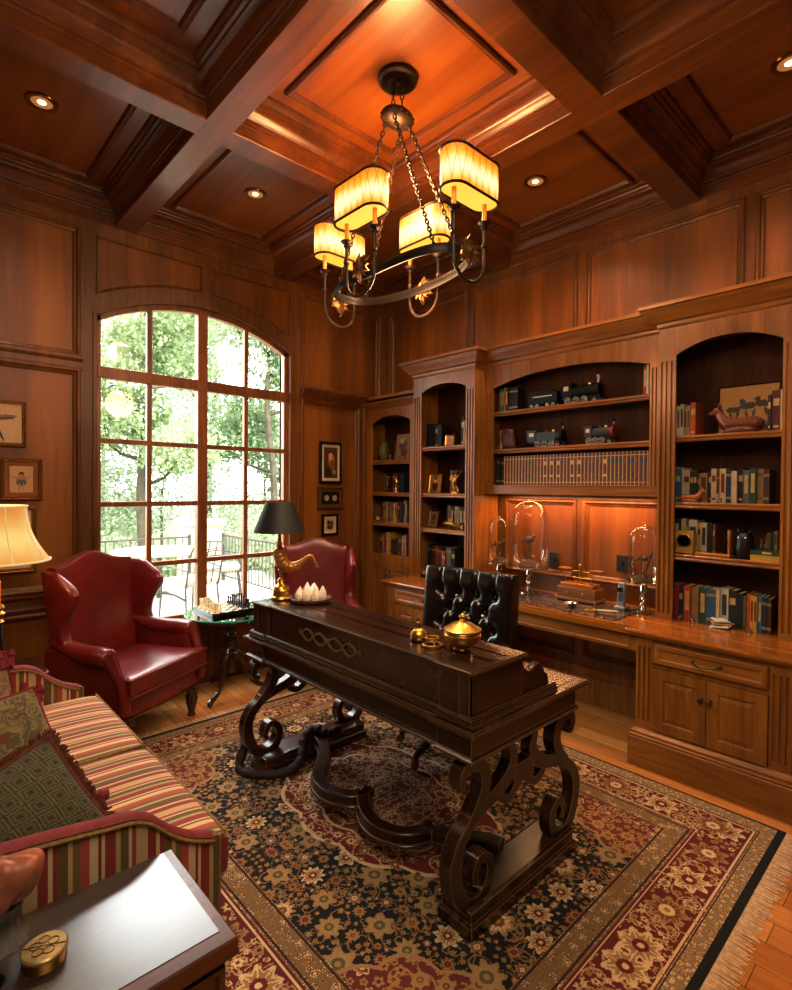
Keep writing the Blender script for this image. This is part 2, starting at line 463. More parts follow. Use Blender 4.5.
def smooth_path(pts, k=6, closed=False):
    """Catmull-Rom"""
    P = [Vector(p) for p in pts]; n = len(P); out = []
    rng = range(n) if closed else range(n-1)
    for i in rng:
        p1, p2 = P[i], P[(i+1) % n]
        p0 = P[i-1] if (closed or i > 0) else p1; p3 = P[(i+2) % n] if (closed or i < n-2) else p2
        for j in range(k):
            t = j/k
            out.append(.5*((2*p1)+(p2-p0)*t+(2*p0-5*p1+4*p2-p3)*t*t+(3*p1-p0-3*p2+p3)*t**3))
    if not closed: out.append(P[-1])
    return out
def lerp(a, b, t): return a+(b-a)*t
def interp_list(vals, n):
    return [float(x) for x in np.interp(np.linspace(0, 1, n), np.linspace(0, 1, len(vals)), vals)]
# ================================================================== CAMERA
def make_camera():
    f, pit, yaw, roll = 538.75, -.0139, .7486, .0085
    F = Vector((sin(yaw)*cos(pit), cos(yaw)*cos(pit), sin(pit))); R = Vector((cos(yaw), -sin(yaw), 0)); U = R.cross(F)
    R2 = R*cos(roll)+U*sin(roll); U2 = -R*sin(roll)+U*cos(roll)
    cam = bpy.data.cameras.new('camera'); cam.sensor_fit = 'HORIZONTAL'; cam.sensor_width = 36
    cam.lens = f/792*36; cam.clip_start = .05; cam.clip_end = 300
    o = bpy.data.objects.new('camera', cam); COL.objects.link(o)
    m = Matrix((( R2.x, U2.x, -F.x, 0), (R2.y, U2.y, -F.y, 0), (R2.z, U2.z, -F.z, 1.6), (0, 0, 0, 1)))
    o.matrix_world = m; SC.camera = o
make_camera()

# ================================================================== ROOM
XW, YW, XL, YL, ZC, ZB = 3.8, 4.265, -1.0, -1.0, 3.67, 3.46
struct(MB().box(XL-.2, XW+.2, YL-.2, YW+.15, -.12, 0).build('floor', 'floor', smooth=0))
struct(MB().box(XL-.2, XW+.2, YL-.2, YW+.2, ZC, ZC+.15).build('ceiling', 'ceilfld', smooth=0))

PN = lambda u, v, h: (u, YW-h, v)
PE = lambda u, v, h: (XW-h, u, v)
PS = lambda u, v, h: (u, YL+h, v)
PW_ = lambda u, v, h: (XL+h, u, v)
MPROF = [(-.020, 0), (-.017, .010), (-.010, .016), (-.002, .017), (.006, .010), (.010, -.002), (.020, -.006), (.026, -.012), (.03, -.016)]

def panel_wall(name, P, u0, u1, v0, v1, panels, holes=()):
    us = sorted({u0, u1, *[q for p in list(panels)+list(holes) for q in p[:2]]}); vs = sorted({v0, v1, *[q for p in list(panels)+list(holes) for q in p[2:4]]})
    us = [q for q in us if u0 <= q <= u1]; vs = [q for q in vs if v0 <= q <= v1]
    mb = MB()
    for a, b in zip(us, us[1:]):
        for c, d in zip(vs, vs[1:]):
            mu, mv = (a+b)/2, (c+d)/2
            if any(h[0] < mu < h[1] and h[2] < mv < h[3] for h in holes): continue
            h = -.016 if any(p[0] < mu < p[1] and p[2] < mv < p[3] for p in panels) else 0
            mb.cur = 1 if h else 0
            mb.add([P(a, c, h), P(b, c, h), P(b, d, h), P(a, d, h)], [(0, 1, 2, 3)])
    mb.cur = 0
    for p in panels: mb.frame(*p[:4], MPROF, P)
    # solid backing so that light does not leak
    return mb
rows = lambda lo, mid, top: None
# --- window wall (north)
wx0, wx1, wz0, wsp = 1.05, 2.63, .52, 2.81
AR, AZ, AX = 1.53, 1.50, 1.84
arch = lambda x, d=0: AZ+math.sqrt((AR+d)**2-(x-AX)**2)
npan = [(-.9, -.3, .36, .72), (-.9, -.3, .89, 2.39), (-.9, -.3, 2.50, 3.375),
        (-.2, .93, .36, .72), (-.2, .93, .89, 2.39), (-.2, .93, 2.50, 3.375),
        (1.14, 1.79, .24, .43), (1.89, 2.53, .24, .43),
        (2.77, 3.43, .36, .72), (2.77, 3.43, .89, 2.40), (2.77, 3.70, 2.53, 3.375)]
mb = panel_wall('wall_north', PN, XL, XW, 0, ZC, npan, [(wx0, wx1, wz0, 3.375)])
N = 32
xs = [wx0+(wx1-wx0)*i/N for i in range(N+1)]
xs = sorted(set(xs+[1.81, 1.91]))
for a, b in zip(xs, xs[1:]):
    z1a, z1b = min(3.36, arch(a, .13)), min(3.36, arch(b, .13))
    mb.cur = 0
    mb.add([PN(a, arch(a), 0), PN(b, arch(b), 0), PN(b, z1b, 0), PN(a, z1a, 0)], [(0, 1, 2, 3)])
    pan = not (1.81 <= (a+b)/2 <= 1.91)
    mb.cur = 1 if pan else 0
    h = -.016 if pan else 0
    mb.add([PN(a, z1a, h), PN(b, z1b, h), PN(b, 3.36, h), PN(a, 3.36, h)], [(0, 1, 2, 3)])
    mb.cur = 0
    mb.add([PN(a, 3.36, 0), PN(b, 3.36, 0), PN(b, 3.375, 0), PN(a, 3.375, 0)], [(0, 1, 2, 3)])
for a, b in ((wx0, 1.81), (1.91, wx1)):
    mb.frame(a-.012, b+.012, 3.0, 3.36, [(0, -.016), (0, .004), (.008, .012), (.02, .004), (.026, -.014)], lambda u, v, h: PN(u, v if v > 3.2 else arch(min(max(u, wx0), wx1), .13), h)) if False else None
    pts = [(x, arch(x, .13)) for x in [a+(b-a)*i/16 for i in range(17)]]
    loop = pts+[(b, 3.36), (a, 3.36)]
    mb.tube([PN(x, z, 0) for x, z in loop], .011, 6, closed=True)
# reveal of the opening, 0.16 deep, and outer wall
D = .17
mb.cur = 0
edge = [(wx0, wz0)]+[(wx0, wsp)]+[(x, arch(x)) for x in xs[1:-1]]+[(wx1, wsp), (wx1, wz0)]
for (a, c), (b, d) in zip(edge, edge[1:]+edge[:1]):
    mb.add([PN(a, c, 0), PN(b, d, 0), PN(b, d, -D), PN(a, c, -D)], [(0, 1, 2, 3)])
mb.box(XL, wx0, YW+.12, YW+D, 0, ZC); mb.box(wx1, XW+.2, YW+.12, YW+D, 0, ZC); mb.box(wx0, wx1, YW+.12, YW+D, 0, wz0)
for a, b in zip(xs, xs[1:]):
    mb.add([PN(a, arch(a), -D), PN(b, arch(b), -D), PN(b, ZC, -D), PN(a, ZC, -D)], [(0, 1, 2, 3)])
struct(mb.build('wall_north', ['wall', 'wallfld'], fix=False, smooth=0))
# --- bookcase wall (east)
epan = [(3.18, 4.19, 2.55, 3.37), (2.10, 3.09, 2.55, 3.37), (1.0, 2.01, 2.55, 3.37), (-.09, .91, 2.55, 3.37), (-.95, -.18, 2.55, 3.37),
        (2.086, 2.70, .93, 1.50), (1.45, 2.0, .93, 1.50), (2.09, 2.72, .35, .62), (1.36, 1.99, .35, .62),
        (-.95, .2, .36, .72), (-.95, .2, .89, 2.39)]
mb = panel_wall('wall_east', PE, YL, YW, 0, ZC, epan)
mb.cur = 0; mb.box(XW+.03, XW+.15, YL, YW+.2, 0, ZC)
struct(mb.build('wall_east', ['wall', 'wallfld'], fix=False, smooth=0))
gen = lambda a, b: [(a+.1+i*(b-a-.2)/3+.05, a+.1+(i+1)*(b-a-.2)/3-.05, lo, hi) for i in range(3) for lo, hi in ((.36, .72), (.89, 2.39), (2.5, 3.375))]
for nm, P, a, b, bx in (('wall_south', PS, XL, XW, (XL, XW, YL-.15, YL-.03)), ('wall_west', PW_, YL, YW, (XL-.15, XL-.03, YL, YW))):
    mb = panel_wall(nm, P, a, b, 0, ZC, gen(a, b)); mb.cur = 0; mb.box(*bx, 0, ZC)
    struct(mb.build(nm, ['wall', 'wallfld'], fix=False, smooth=0))
# rails and baseboards of the window wall
BASE = [(0, 0), (.022, 0), (.022, .22), (.016, .232), (.018, .25), (.008, .27), (.004, .285), (0, .288)]
RAIL = [(0, .75), (.008, .752), (.012, .77), (.004, .785), (.004, .83), (.014, .842), (.026, .85), (.026, .865), (.004, .87), (0, .872)]
PIC = [(0, 2.395), (.006, 2.398), (.008, 2.415), (.003, 2.42), (.003, 2.455), (.012, 2.462), (.022, 2.475), (.022, 2.49), (0, 2.494)]
def walltrim(name, path, prof, mat='wall'):
    return struct(MB().loft(path, prof, closed=False).build(name, mat))
walltrim('baseboard_north', [(XW, YW), (XL, YW)], BASE)
walltrim('trim_1', [(wx0-.09, YW), (XL, YW)], RAIL)
walltrim('trim_2', [(3.45, YW), (wx1+.1, YW)], RAIL)
walltrim('trim_3', [(wx0-.09, YW), (XL, YW)], PIC)
CR2 = [(0, 2.40), (.01, 2.405), (.014, 2.42), (.03, 2.43), (.05, 2.46), (.07, 2.475), (.075, 2.49), (.085, 2.50), (.085, 2.515), (0, 2.52)]
walltrim('trim_4', [(3.50, YW), (2.74, YW)], CR2)
walltrim('baseboard_east', [(XW, 1.33), (XW, 2.72)], [(0, 0), (.02, 0), (.02, .17), (.012, .2), (.004, .205), (.004, .25), (.012, .262), (0, .275)], 'case')
# corner pilaster between window wall and the bookcase
struct(MB().box(3.45, 3.53, 4.20, YW, 0, 2.40).build('trim_5', 'wall', bevel=.006))
# crown moulding and beams
xi = [(XL+.003, -.125), (.005, 1.17), (1.30, 2.465), (2.60, XW-.003)]
yi = [(YL+.003, -.19), (-.05, 1.24), (1.385, 2.70), (2.83, YW-.003)]
n_ = 6
for (a, b) in ((-.125, .005), (1.17, 1.30), (2.465, 2.60)):
    struct(MB().box(a, b, YL, YW, ZB, ZC).build('trim_%d' % n_, 'ceil', bevel=.003)); n_ += 1
for (a, b) in ((-.19, -.05), (1.24, 1.385), (2.70, 2.83)):
    mb = MB()
    for c, d in ((XL, -.125), (.005, 1.17), (1.3, 2.465), (2.6, XW)): mb.box(c, d, a, b, ZB, ZC)
    struct(mb.build('trim_%d' % n_, 'ceil')); n_ += 1
CROWN = [(-.02, ZB-.001), (.006, ZB-.001), (.010, ZB+.004), (.010, ZB+.014), (.004, ZB+.02), (.004, 3.528), (.010, 3.531), (.012, 3.545), (.022, 3.549), (.024, 3.562),
         (.036, 3.572), (.044, 3.59), (.060, 3.606), (.080, 3.615), (.083, 3.628), (.096, 3.633), (.102, 3.645), (.116, 3.652), (.12, ZC)]
crown = MB(); pm = MB()
PC = lambda u, v, h: (u, v, ZC-h)
for (a, b) in xi:
    for (c, d) in yi:
        if b-a < .3 or d-c < .3: continue
        crown.loft([(a, c), (b, c), (b, d), (a, d)], CROWN)
        ml, mr = .20, (.17 if b > 3.7 else .20); mt = .17 if d > 4.2 else .20
        pm.frame(a+ml, b-mr, c+.20, d-mt, [(0, 0), (0, .014), (.008, .022), (.018, .018), (.026, .02), (.034, .006), (.036, 0)], PC)
struct(crown.build('trim_20', 'ceil', fix=False)); struct(pm.build('trim_21', 'ceil', fix=False, smooth=0))

# ================================================================== WINDOW
win = bpy.data.objects.new('window_1', None); COL.objects.link(win); struct(win)
yf0, yf1 = YW+.035, YW+.085
PF = lambda u, v, h: (u, h, v)
mb = MB()
for s in (0, 1):
    a = wx0 if s == 0 else wx1-.035; mb.box(a, a+.035, yf0, yf1, wz0, wsp+.02)
mb.box(wx0, wx1, yf0, yf1, wz0, wz0+.05)
mb.ribbon([(x, arch(x)-.018) for x in xs], .042, yf0, yf1, PF)
struct(mb.build('frame', 'frame', win, smooth=20))
struct(MB().box(1.79, 1.87, yf0-.02, yf1, wz0, arch(1.84)-.01).build('mullion', 'frame', win, bevel=.004))
struct(MB().box(wx0+.01, wx1-.01, yf0-.012, yf1-.002, 2.372, 2.455).build('transom', 'frame', win, bevel=.004))
mb = MB()
for z in (1.922, 1.459, .993): mb.box(wx0+.01, wx1-.01, yf0+.004, yf1-.006, z-.018, z+.018)
for x in (1.424, 2.225): mb.box(x-.018, x+.018, yf0+.006, yf1-.008, wz0+.02, arch(x)-.015)
struct(mb.build('muntin', 'frame', win, bevel=.003))
mb = MB(); mb.prism([(wx0+.01, wz0+.01), (wx1-.01, wz0+.01)]+[(x, arch(x)-.01) for x in xs[1:-1]][::-1], yf0+.024, yf0+.028, PF)
struct(mb.build('glass', 'pane', win, smooth=0))
mb = MB()
mb.ribbon([(x, arch(x)+.012) for x in xs], .026, YW-.014, YW, PF); mb.box(wx0-.025, wx0, YW-.014, YW, wz0, wsp+.02); mb.box(wx1, wx1+.025, YW-.014, YW, wz0, wsp+.02)
struct(mb.build('casing', 'wall', win, smooth=20))
struct(MB().box(wx0-.03, wx1+.03, YW-.035, yf0+.01, wz0-.022, wz0+.004).build('sill', 'frame', win, bevel=.004))

# ================================================================== OUTDOORS
struct(MB().box(-8, 5.2, YW+.2, 9.6, -.2, -.05).build('floor_terrace', 'stone', smooth=0))
struct(MB().box(-60, 60, YW+.1, 90, -1.3, -.9).build('ground', 'grass', smooth=0))
def railing(p0, p1, label):
    p0, p1 = Vector(p0), Vector(p1); L = (p1-p0).length; d = (p1-p0).normalized()
    t = thing('terrace_railing', label, 'railing', (p0.x, p0.y, -.05), math.atan2(d.y, d.x))
    MB().box(0, L, -.025, .025, .78, .81).build('handrail', 'metalgrey', t)
    MB().box(0, L, -.015, .015, .08, .10).build('lower_rail', 'metalgrey', t)
    mb = MB(); n = int(L/.115)
    for i in range(n+1): mb.box(i*L/n-.008, i*L/n+.008, -.008, .008, .09, .79)
    tag_ = mb.build('baluster', 'metalgrey', t); tag_['kind'] = 'stuff'
    for x in [i*L/max(1, round(L/1.8)) for i in range(round(L/1.8)+1)]:
        MB().box(x-.025, x+.025, -.025, .025, 0, .84).build('post', 'metalgrey', t)
    return t
railing((-2, 8.85), (3.6, 8.95), 'dark iron railing along the far edge of the terrace')
railing((4.15, 5.2), (4.2, 8.95), 'dark iron railing along the side of the terrace, right of the stone pier')
t = thing('stone_pier', 'pale stone pier between the two terrace railings', 'pier', (3.95, 9.35, -.05))
MB().box(-.3, .3, -.25, .25, 0, .95).build('shaft', 'pillar', t, bevel=.02)
MB().box(-.36, .36, -.31, .31, .95, 1.05).build('cap', 'pillar', t, bevel=.02)
t = thing('patio_table', 'round pale patio table on the terrace outside the window', 'table', (2.75, 7.9, -.05))
MB().lathe([(0, .70), (.62, .70), (.63, .72), (.62, .735), (0, .735)], n=40).build('tabletop', 'pillar', t)
MB().tube([(0, 0, .7), (0, 0, .05)], .04, 10).build('pedestal', 'metalgrey', t)
for i in range(4):
    a = pi/4+i*pi/2; MB().tube([(0, 0, .12), (.2*cos(a), .2*sin(a), .10), (.38*cos(a), .38*sin(a), .015)], .016, 6).build('foot', 'metalgrey', t)
def patio_chair(label, loc, rz):
    t = thing('patio_chair', label, 'chair', loc, rz, 'iron chairs on the terrace')
    MB().obox((0, 0, .45), (.5, .5, .08)).build('cushion', 'canetop', t, bevel=.03, seg=3)
    mb = MB()
    mb.tube(smooth_path([(-.25, .24, .4), (-.25, .3, .7), (-.22, .36, .92), (0, .38, .97), (.22, .36, .92), (.25, .3, .7), (.25, .24, .4)], 5), .013, 6)
    for z, y in ((.6, .28), (.75, .31), (.87, .345)): mb.tube([(-.24, y, z), (.24, y, z)], .008, 5)
    for x in (-.12, 0, .12): mb.tube([(x, .26, .45), (x, .33, .8), (x, .375, .96)], .008, 5)
    mb.build('backrest', 'metalgrey', t)
    for s in (-1, 1):
        MB().tube(smooth_path([(s*.26, .26, .62), (s*.28, 0, .66), (s*.28, -.2, .64), (s*.26, -.24, .45)], 4), .012, 6).build('armrest', 'metalgrey', t)
        MB().tube([(s*.24, -.22, .42), (s*.25, -.25, 0)], .012, 6).build('leg', 'metalgrey', t)
        MB().tube([(s*.24, .22, .42), (s*.26, .27, 0)], .012, 6).build('leg', 'metalgrey', t)
    return t
patio_chair('iron patio chair with a beige cushion, nearest the window', (2.72, 6.75, -.05), pi+.3)
patio_chair('iron patio chair with a beige cushion, between table and side railing', (3.55, 7.6, -.05), -pi/2-.4)
patio_chair('iron patio chair with a beige cushion, on the far side of the table', (1.9, 8.3, -.05), .9)

def leaf_cloud(name, centers, count, size, mat, seed):
    rs = np.random.RandomState(seed)
    c = np.array(centers); idx = rs.randint(0, len(c), count)
    r = c[idx, 3]
    d = rs.normal(size=(count, 3)); d /= np.linalg.norm(d, axis=1)[:, None]
    p = c[idx, :3]+d*(r*rs.uniform(.35, 1, count)**.5)[:, None]*np.array([1, 1, .75])
    a = rs.normal(size=(count, 3)); a /= np.linalg.norm(a, axis=1)[:, None]
    b = np.cross(a, rs.normal(size=(count, 3))); b /= np.linalg.norm(b, axis=1)[:, None]
    s = (size*rs.uniform(.6, 1.4, count))[:, None]
    v = np.stack([p+a*s, p+b*s*.6, p-a*s, p-b*s*.6], 1).reshape(-1, 3)
    me = bpy.data.meshes.new(name); me.from_pydata(v.tolist(), [], (np.arange(count*4).reshape(-1, 4)).tolist())
    me.materials.append(M[mat]); o = bpy.data.objects.new(name, me); COL.objects.link(o); return o
rnd = random.Random(11)
def tree(x, y, h, r, label, mat, seed, n=9000):
    rr = random.Random(seed)
    t = thing('tree', label, 'tree', (x, y, -.9), 0, 'trees beyond the terrace')
    mb = MB(); top = h*.62; cs = []
    tr = [(0, 0, 0), (rr.uniform(-.2, .2), 0, top*.4), (rr.uniform(-.4, .4), rr.uniform(-.3, .3), top), (rr.uniform(-.5, .5), rr.uniform(-.3, .3), h*.9)]
    mb.tube(smooth_path(tr, 4), interp_list([.17, .13, .09, .03], 13), 7)
    for i in range(9):
        z = lerp(h*.25, h*.8, i/8); a = rr.uniform(0, 2*pi); L = r*rr.uniform(.6, 1)*(1-.3*i/9)
        e = Vector((cos(a)*L, sin(a)*L, z+L*.55)); m_ = Vector((cos(a)*L*.45, sin(a)*L*.45, z+L*.12))
        mb.tube([(0, 0, z), m_, e], [.07, .045, .015], 5)
        cs.append((e.x, e.y, e.z, r*.5)); cs.append((m_.x*1.2, m_.y*1.2, m_.z+r*.35, r*.45))
    cs.append((0, 0, h*.92, r*.5)); cs.append((0, 0, h*.7, r*.55))
    mb.build('trunk', 'bark', t)
    f = leaf_cloud('foliage', cs, n, .075, mat, seed); f.parent = t
tl = [('nearest slender tree beyond the railing, left pane', 1.2, 16, 9.5, 1.9), ('tree with a leaning forked trunk behind the patio table', 5.2, 16, 10, 2.0),
      ('broad tree with low boughs right of the mullion', 9.4, 16.5, 9.5, 2.1), ('tall tree at the right edge of the window', 13.6, 17, 11, 2.0),
      ('pale tree in the middle distance, left of the pier', 4.0, 23, 12, 2.9), ('pale tree in the middle distance, right of the pier', 10.6, 24, 13, 3.1),
      ('distant tree closing the view at the left jamb', .5, 31, 14, 3.6), ('distant tree closing the view behind the mullion', 8.4, 33, 15, 3.9),
      ('distant tree closing the view at the right jamb', 17.0, 28, 14, 3.4), ('distant tree behind the stone pier', 16.5, 38, 17, 4.6)]
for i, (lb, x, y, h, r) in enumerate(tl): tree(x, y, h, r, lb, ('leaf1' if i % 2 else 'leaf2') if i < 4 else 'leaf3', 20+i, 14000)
def shrub(x, y, r, label, mat, seed):
    t = thing('shrub', label, 'shrub', (x, y, -.9), 0, 'shrubs beyond the terrace')
    MB().tube([(0, 0, 0), (0, 0, r)], .05, 5).build('stem', 'bark', t)
    rr = random.Random(seed); cs = [(rr.uniform(-r, r)*.7, rr.uniform(-r, r)*.5, rr.uniform(.3, 1.0 if r < 2 else 1.9)*r, r*.5) for _ in range(7 if r < 2 else 11)]
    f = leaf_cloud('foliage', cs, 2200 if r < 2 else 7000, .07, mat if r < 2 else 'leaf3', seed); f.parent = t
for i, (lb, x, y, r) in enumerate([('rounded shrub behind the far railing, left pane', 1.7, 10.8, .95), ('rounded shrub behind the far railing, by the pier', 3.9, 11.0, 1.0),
        ('loose shrub behind the side railing, nearest the window', 6.0, 8.4, 1.2), ('loose shrub behind the side railing, farther off', 6.2, 10.6, 1.3), ('large shrub on the lawn beyond the pier', 8.4, 12.6, 1.7), ('big shrub on the lawn, first pane column', 2.4, 19.2, 2.6), ('big shrub on the lawn, second pane column', 6.9, 19.6, 2.4), ('big shrub on the lawn, third pane column', 11.5, 20.6, 2.8), ('big shrub on the lawn, last pane column', 16.6, 21.8, 2.8)]):
    shrub(x, y, r, lb, 'leaf1', 70+i)

# ================================================================== LIGHT
w = bpy.data.worlds.new('world'); SC.world = w; w.use_nodes = True
bg = w.node_tree.nodes['Background']
wn = w.node_tree
tc = wn.nodes.new('ShaderNodeTexCoord'); sp = wn.nodes.new('ShaderNodeSeparateXYZ'); cr = wn.nodes.new('ShaderNodeValToRGB')
wn.links.new(tc.outputs['Generated'], sp.inputs[0]); wn.links.new(sp.outputs[2], cr.inputs[0]); wn.links.new(cr.outputs[0], bg.inputs[0])
cr.color_ramp.elements[0].position = .45; cr.color_ramp.elements[0].color = (.80, .86, .80, 1)
cr.color_ramp.elements[1].position = .8; cr.color_ramp.elements[1].color = (.95, .98, 1, 1)
bg.inputs[1].default_value = 12
def lamp(name, typ, loc, energy, col, **kw):
    l = bpy.data.lights.new(name, typ); l.energy = energy; l.color = col
    rot = kw.pop('rot', None); spec = kw.pop('spec', None)
    for k, v in kw.items(): setattr(l, k, v)
    if spec is not None: l.specular_factor = spec
    o = bpy.data.objects.new(name, l); COL.objects.link(o); o.location = loc
    if rot: o.rotation_euler = rot
    return o
portal = lamp('window_portal', 'AREA', (1.84, YW+.2, 1.78), 1, (1, 1, 1), shape='RECTANGLE', size=1.6, size_y=2.55, rot=(-pi/2, 0, 0))
portal.data.cycles.is_portal = True
sky_fill = lamp('added_sky_fill', 'AREA', (1.9, 6.6, 5.2), 420, (.95, .98, 1.0), shape='RECTANGLE', size=3.6, size_y=1.6)  # added area lamp above the window, out of view, strengthening the daylight
WARM = (1.0, .62, .30)
lamp('chandelier_light', 'POINT', (1.865, 2.02, 3.10), 54, (1.0, .60, .26), shadow_soft_size=.12, spec=.25)
lamp('chandelier_light_below', 'POINT', (1.865, 2.02, 2.52), 30, (1.0, .66, .36), shadow_soft_size=.15, spec=.25)
def point_at(o, tgt):
    d = Vector(tgt)-o.location; o.rotation_euler = d.to_track_quat('-Z', 'Y').to_euler()
point_at(sky_fill, (1.7, 2.6, .4))
fill = lamp('room_fill', 'AREA', (.3, .2, 3.2), 52, (1.0, .84, .62), shape='DISK', size=1.6, spec=.15)
point_at(fill, (2.2, 2.6, .6))
# recessed downlights
def downlight(label, x, y, e=38):
    t = thing('recessed_downlight', label, 'ceiling light', (x, y, ZC), 0, 'recessed ceiling downlights')
    MB().lathe([(.052, -.001), (.052, -.008), (.075, -.010), (.078, -.004), (.078, 0)], n=28).build('trim_ring', 'brassdk', t)
    MB().lathe([(.052, -.006), (.045, -.002), (.034, -.0012), (0, -.001)], n=24).build('reflector', 'canbaffle', t)
    MB().ball((0, 0, -.004), .022, 12, (1, 1, .35)).build('bulb', 'bulb', t)
    l = lamp('downlight_beam', 'SPOT', (x, y, ZC-.03), e, (1, .70, .42), spot_size=2.2, spot_blend=.9, shadow_soft_size=.04)
downlight('recessed downlight in the coffer left of the window', .586, 3.47)
downlight('recessed downlight in the coffer above the window', 1.87, 3.5)
downlight('recessed downlight in the coffer over the wall-hung bookcase', 3.16, 2.05, 80)
downlight('recessed downlight in the coffer over the right-hand bookcase', 3.17, .645, 64)
downlight('recessed downlight in the coffer over the sofa end', .586, .6)
lamp('far_corner_beam', 'SPOT', (3.16, 3.5, ZC-.03), 32, (1, .70, .42), spot_size=2.2, spot_blend=.9, shadow_soft_size=.04)
SC.view_settings.view_transform = 'Standard'
SC.view_settings.exposure = .10
SC.view_settings.use_curve_mapping = True
cv = SC.view_settings.curve_mapping.curves[3]
cv.points.new(.20, .165); cv.points.new(.62, .66)
SC.view_settings.curve_mapping.update()
# ================================================================== BOOKCASES
# y runs along the wall (larger y = nearer the window wall); fronts face -x
CRN = [(0, 0), (.006, .004), (.01, .012), (.012, .03), (.03, .04), (.034, .05), (.055, .075), (.075, .10), (.08, .112), (.095, .118), (.095, .14), (0, .145)]
def crown_u(mb, xf, ya, yb, z, xb=3.785, sc=1.0, ends=(True, True)):
    """ya<yb ; mitred returns along the sides"""
    path = [(xf, ya), (xf, yb)]
    if ends[0]: path = [(xb, ya)]+path
    if ends[1]: path = path+[(xb, yb)]
    mb.loft(path, [(o*sc, z+h*sc) for o, h in CRN], closed=False, side=1)
    return mb
def fluted(mb, x, ya, yb, z0, z1, fz0, fz1, n=3, depth=.018, g=.012):
    """flat pilaster board, front plane x, with n grooves between fz0 and fz1"""
    w = yb-ya; gw = w/(2*n+1); d = g
    poly = [(ya, 0)]
    for i in range(n):
        a = ya+gw*(2*i+1); b = a+gw
        poly += [(a, 0), (a+.15*gw, d), (b-.15*gw, d), (b, 0)]
    poly += [(yb, 0), (yb, depth), (ya, depth)]
    P = lambda u, v, h: (x+v, u, h)
    mb.prism(poly, fz0, fz1, P)
    mb.box(x, x+depth, ya, yb, z0, fz0); mb.box(x, x+depth, ya, yb, fz1, z1)
def arched_rail(mb, x, th, ya, yb, zs, rise, zt, n=20, shoulder=.0):
    """board between ya..yb, bottom edge arched from zs (springing) up by rise, top at zt"""
    vs = []; 
    def zz(t):
        if t < shoulder or t > 1-shoulder: return zs
        q = (t-shoulder)/(1-2*shoulder)*2-1
        return zs+rise*(1-q*q)**.55 if False else zs+rise*(1-abs(q)**2.2)
    ts = [i/n for i in range(n+1)]
    for t0, t1 in zip(ts, ts[1:]):
        a, b = lerp(ya, yb, t0), lerp(ya, yb, t1); za, zb = zz(t0), zz(t1)
        for xx in (x, x+th): mb.add([(xx, a, za), (xx, b, zb), (xx, b, zt), (xx, a, zt)], [(0, 1, 2, 3)])
        mb.add([(x, a, za), (x, b, zb), (x+th, b, zb), (x+th, a, za)], [(0, 1, 2, 3)])
def shelf_mesh(xf, xb, ya, yb, ztop, th=.038):
    mb = MB(); mb.box(xf+.012, xb, ya, yb, ztop-.022, ztop)
    P = lambda u, v, h: (u, h, v)
    prof = [(xf, ztop-.006), (xf+.006, ztop), (xf+.014, ztop), (xf+.014, ztop-th), (xf+.006, ztop-th), (xf+.002, ztop-th+.008), (xf+.006, ztop-.02), (xf, ztop-.014)]
    mb.prism(prof, ya, yb, P); return mb
def knob(t, y, z, x, parent):
    MB().lathe([(.012, 0), (.012, .004), (.005, .006), (.005, .014), (.013, .018), (.015, .026), (.010, .032), (0, .034)], (x, y, z), 14, Matrix(((0, 0, -1), (0, 1, 0), (1, 0, 0)))).build('knob', 'pewter', parent)
def bail(y, z, x, L, parent):
    mb = MB()
    mb.tube(smooth_path([(x, y-L/2, z+.004), (x-.018, y-L/2+.012, z+.006), (x-.026, y-L*.25, z-.004), (x-.03, y, z-.008), (x-.026, y+L*.25, z-.004), (x-.018, y+L/2-.012, z+.006), (x, y+L/2, z+.004)], 5), .005, 8)
    for s in (-1, 1): mb.ball((x-.008, y+s*(L/2-.004), z+.006), .010, 10)
    mb.build('handle', 'pewter', parent)
def raised_door(name, x, ya, yb, z0, z1, parent, st=.05):
    """frame-and-raised-panel door, front plane x"""
    P = lambda u, v, h: (x-h, u, v)
    mb = MB(); mb.box(x, x+.02, ya, yb, z0, z1)
    d = MB(); d.add([], [])
    mb2 = MB()
    a, b, c, e = ya+st, yb-st, z0+st, z1-st
    # frame border
    for (p, q, r, s) in ((ya, a, z0, z1), (b, yb, z0, z1), (a, b, z0, c), (a, b, e, z1)): mb2.box(x-.010, x+.002, p, q, r, s)
    mb2.frame(a, b, c, e, [(0, .010), (.005, .008), (.010, .001), (.012, .001), (.035, .009), (.036, .009)], P)
    mb2.add([P(a+.036, c+.036, .009), P(b-.036, c+.036, .009), P(b-.036, e-.036, .009), P(a+.036, e-.036, .009)], [(0, 1, 2, 3)])
    mb2.v += []; 
    base = len(mb2.v); mb2.v += mb.v; mb2.f += [tuple(i+base for i in f) for f in mb.f]; mb2.mi += mb.mi
    return mb2.build(name, 'case', parent, smooth=0)

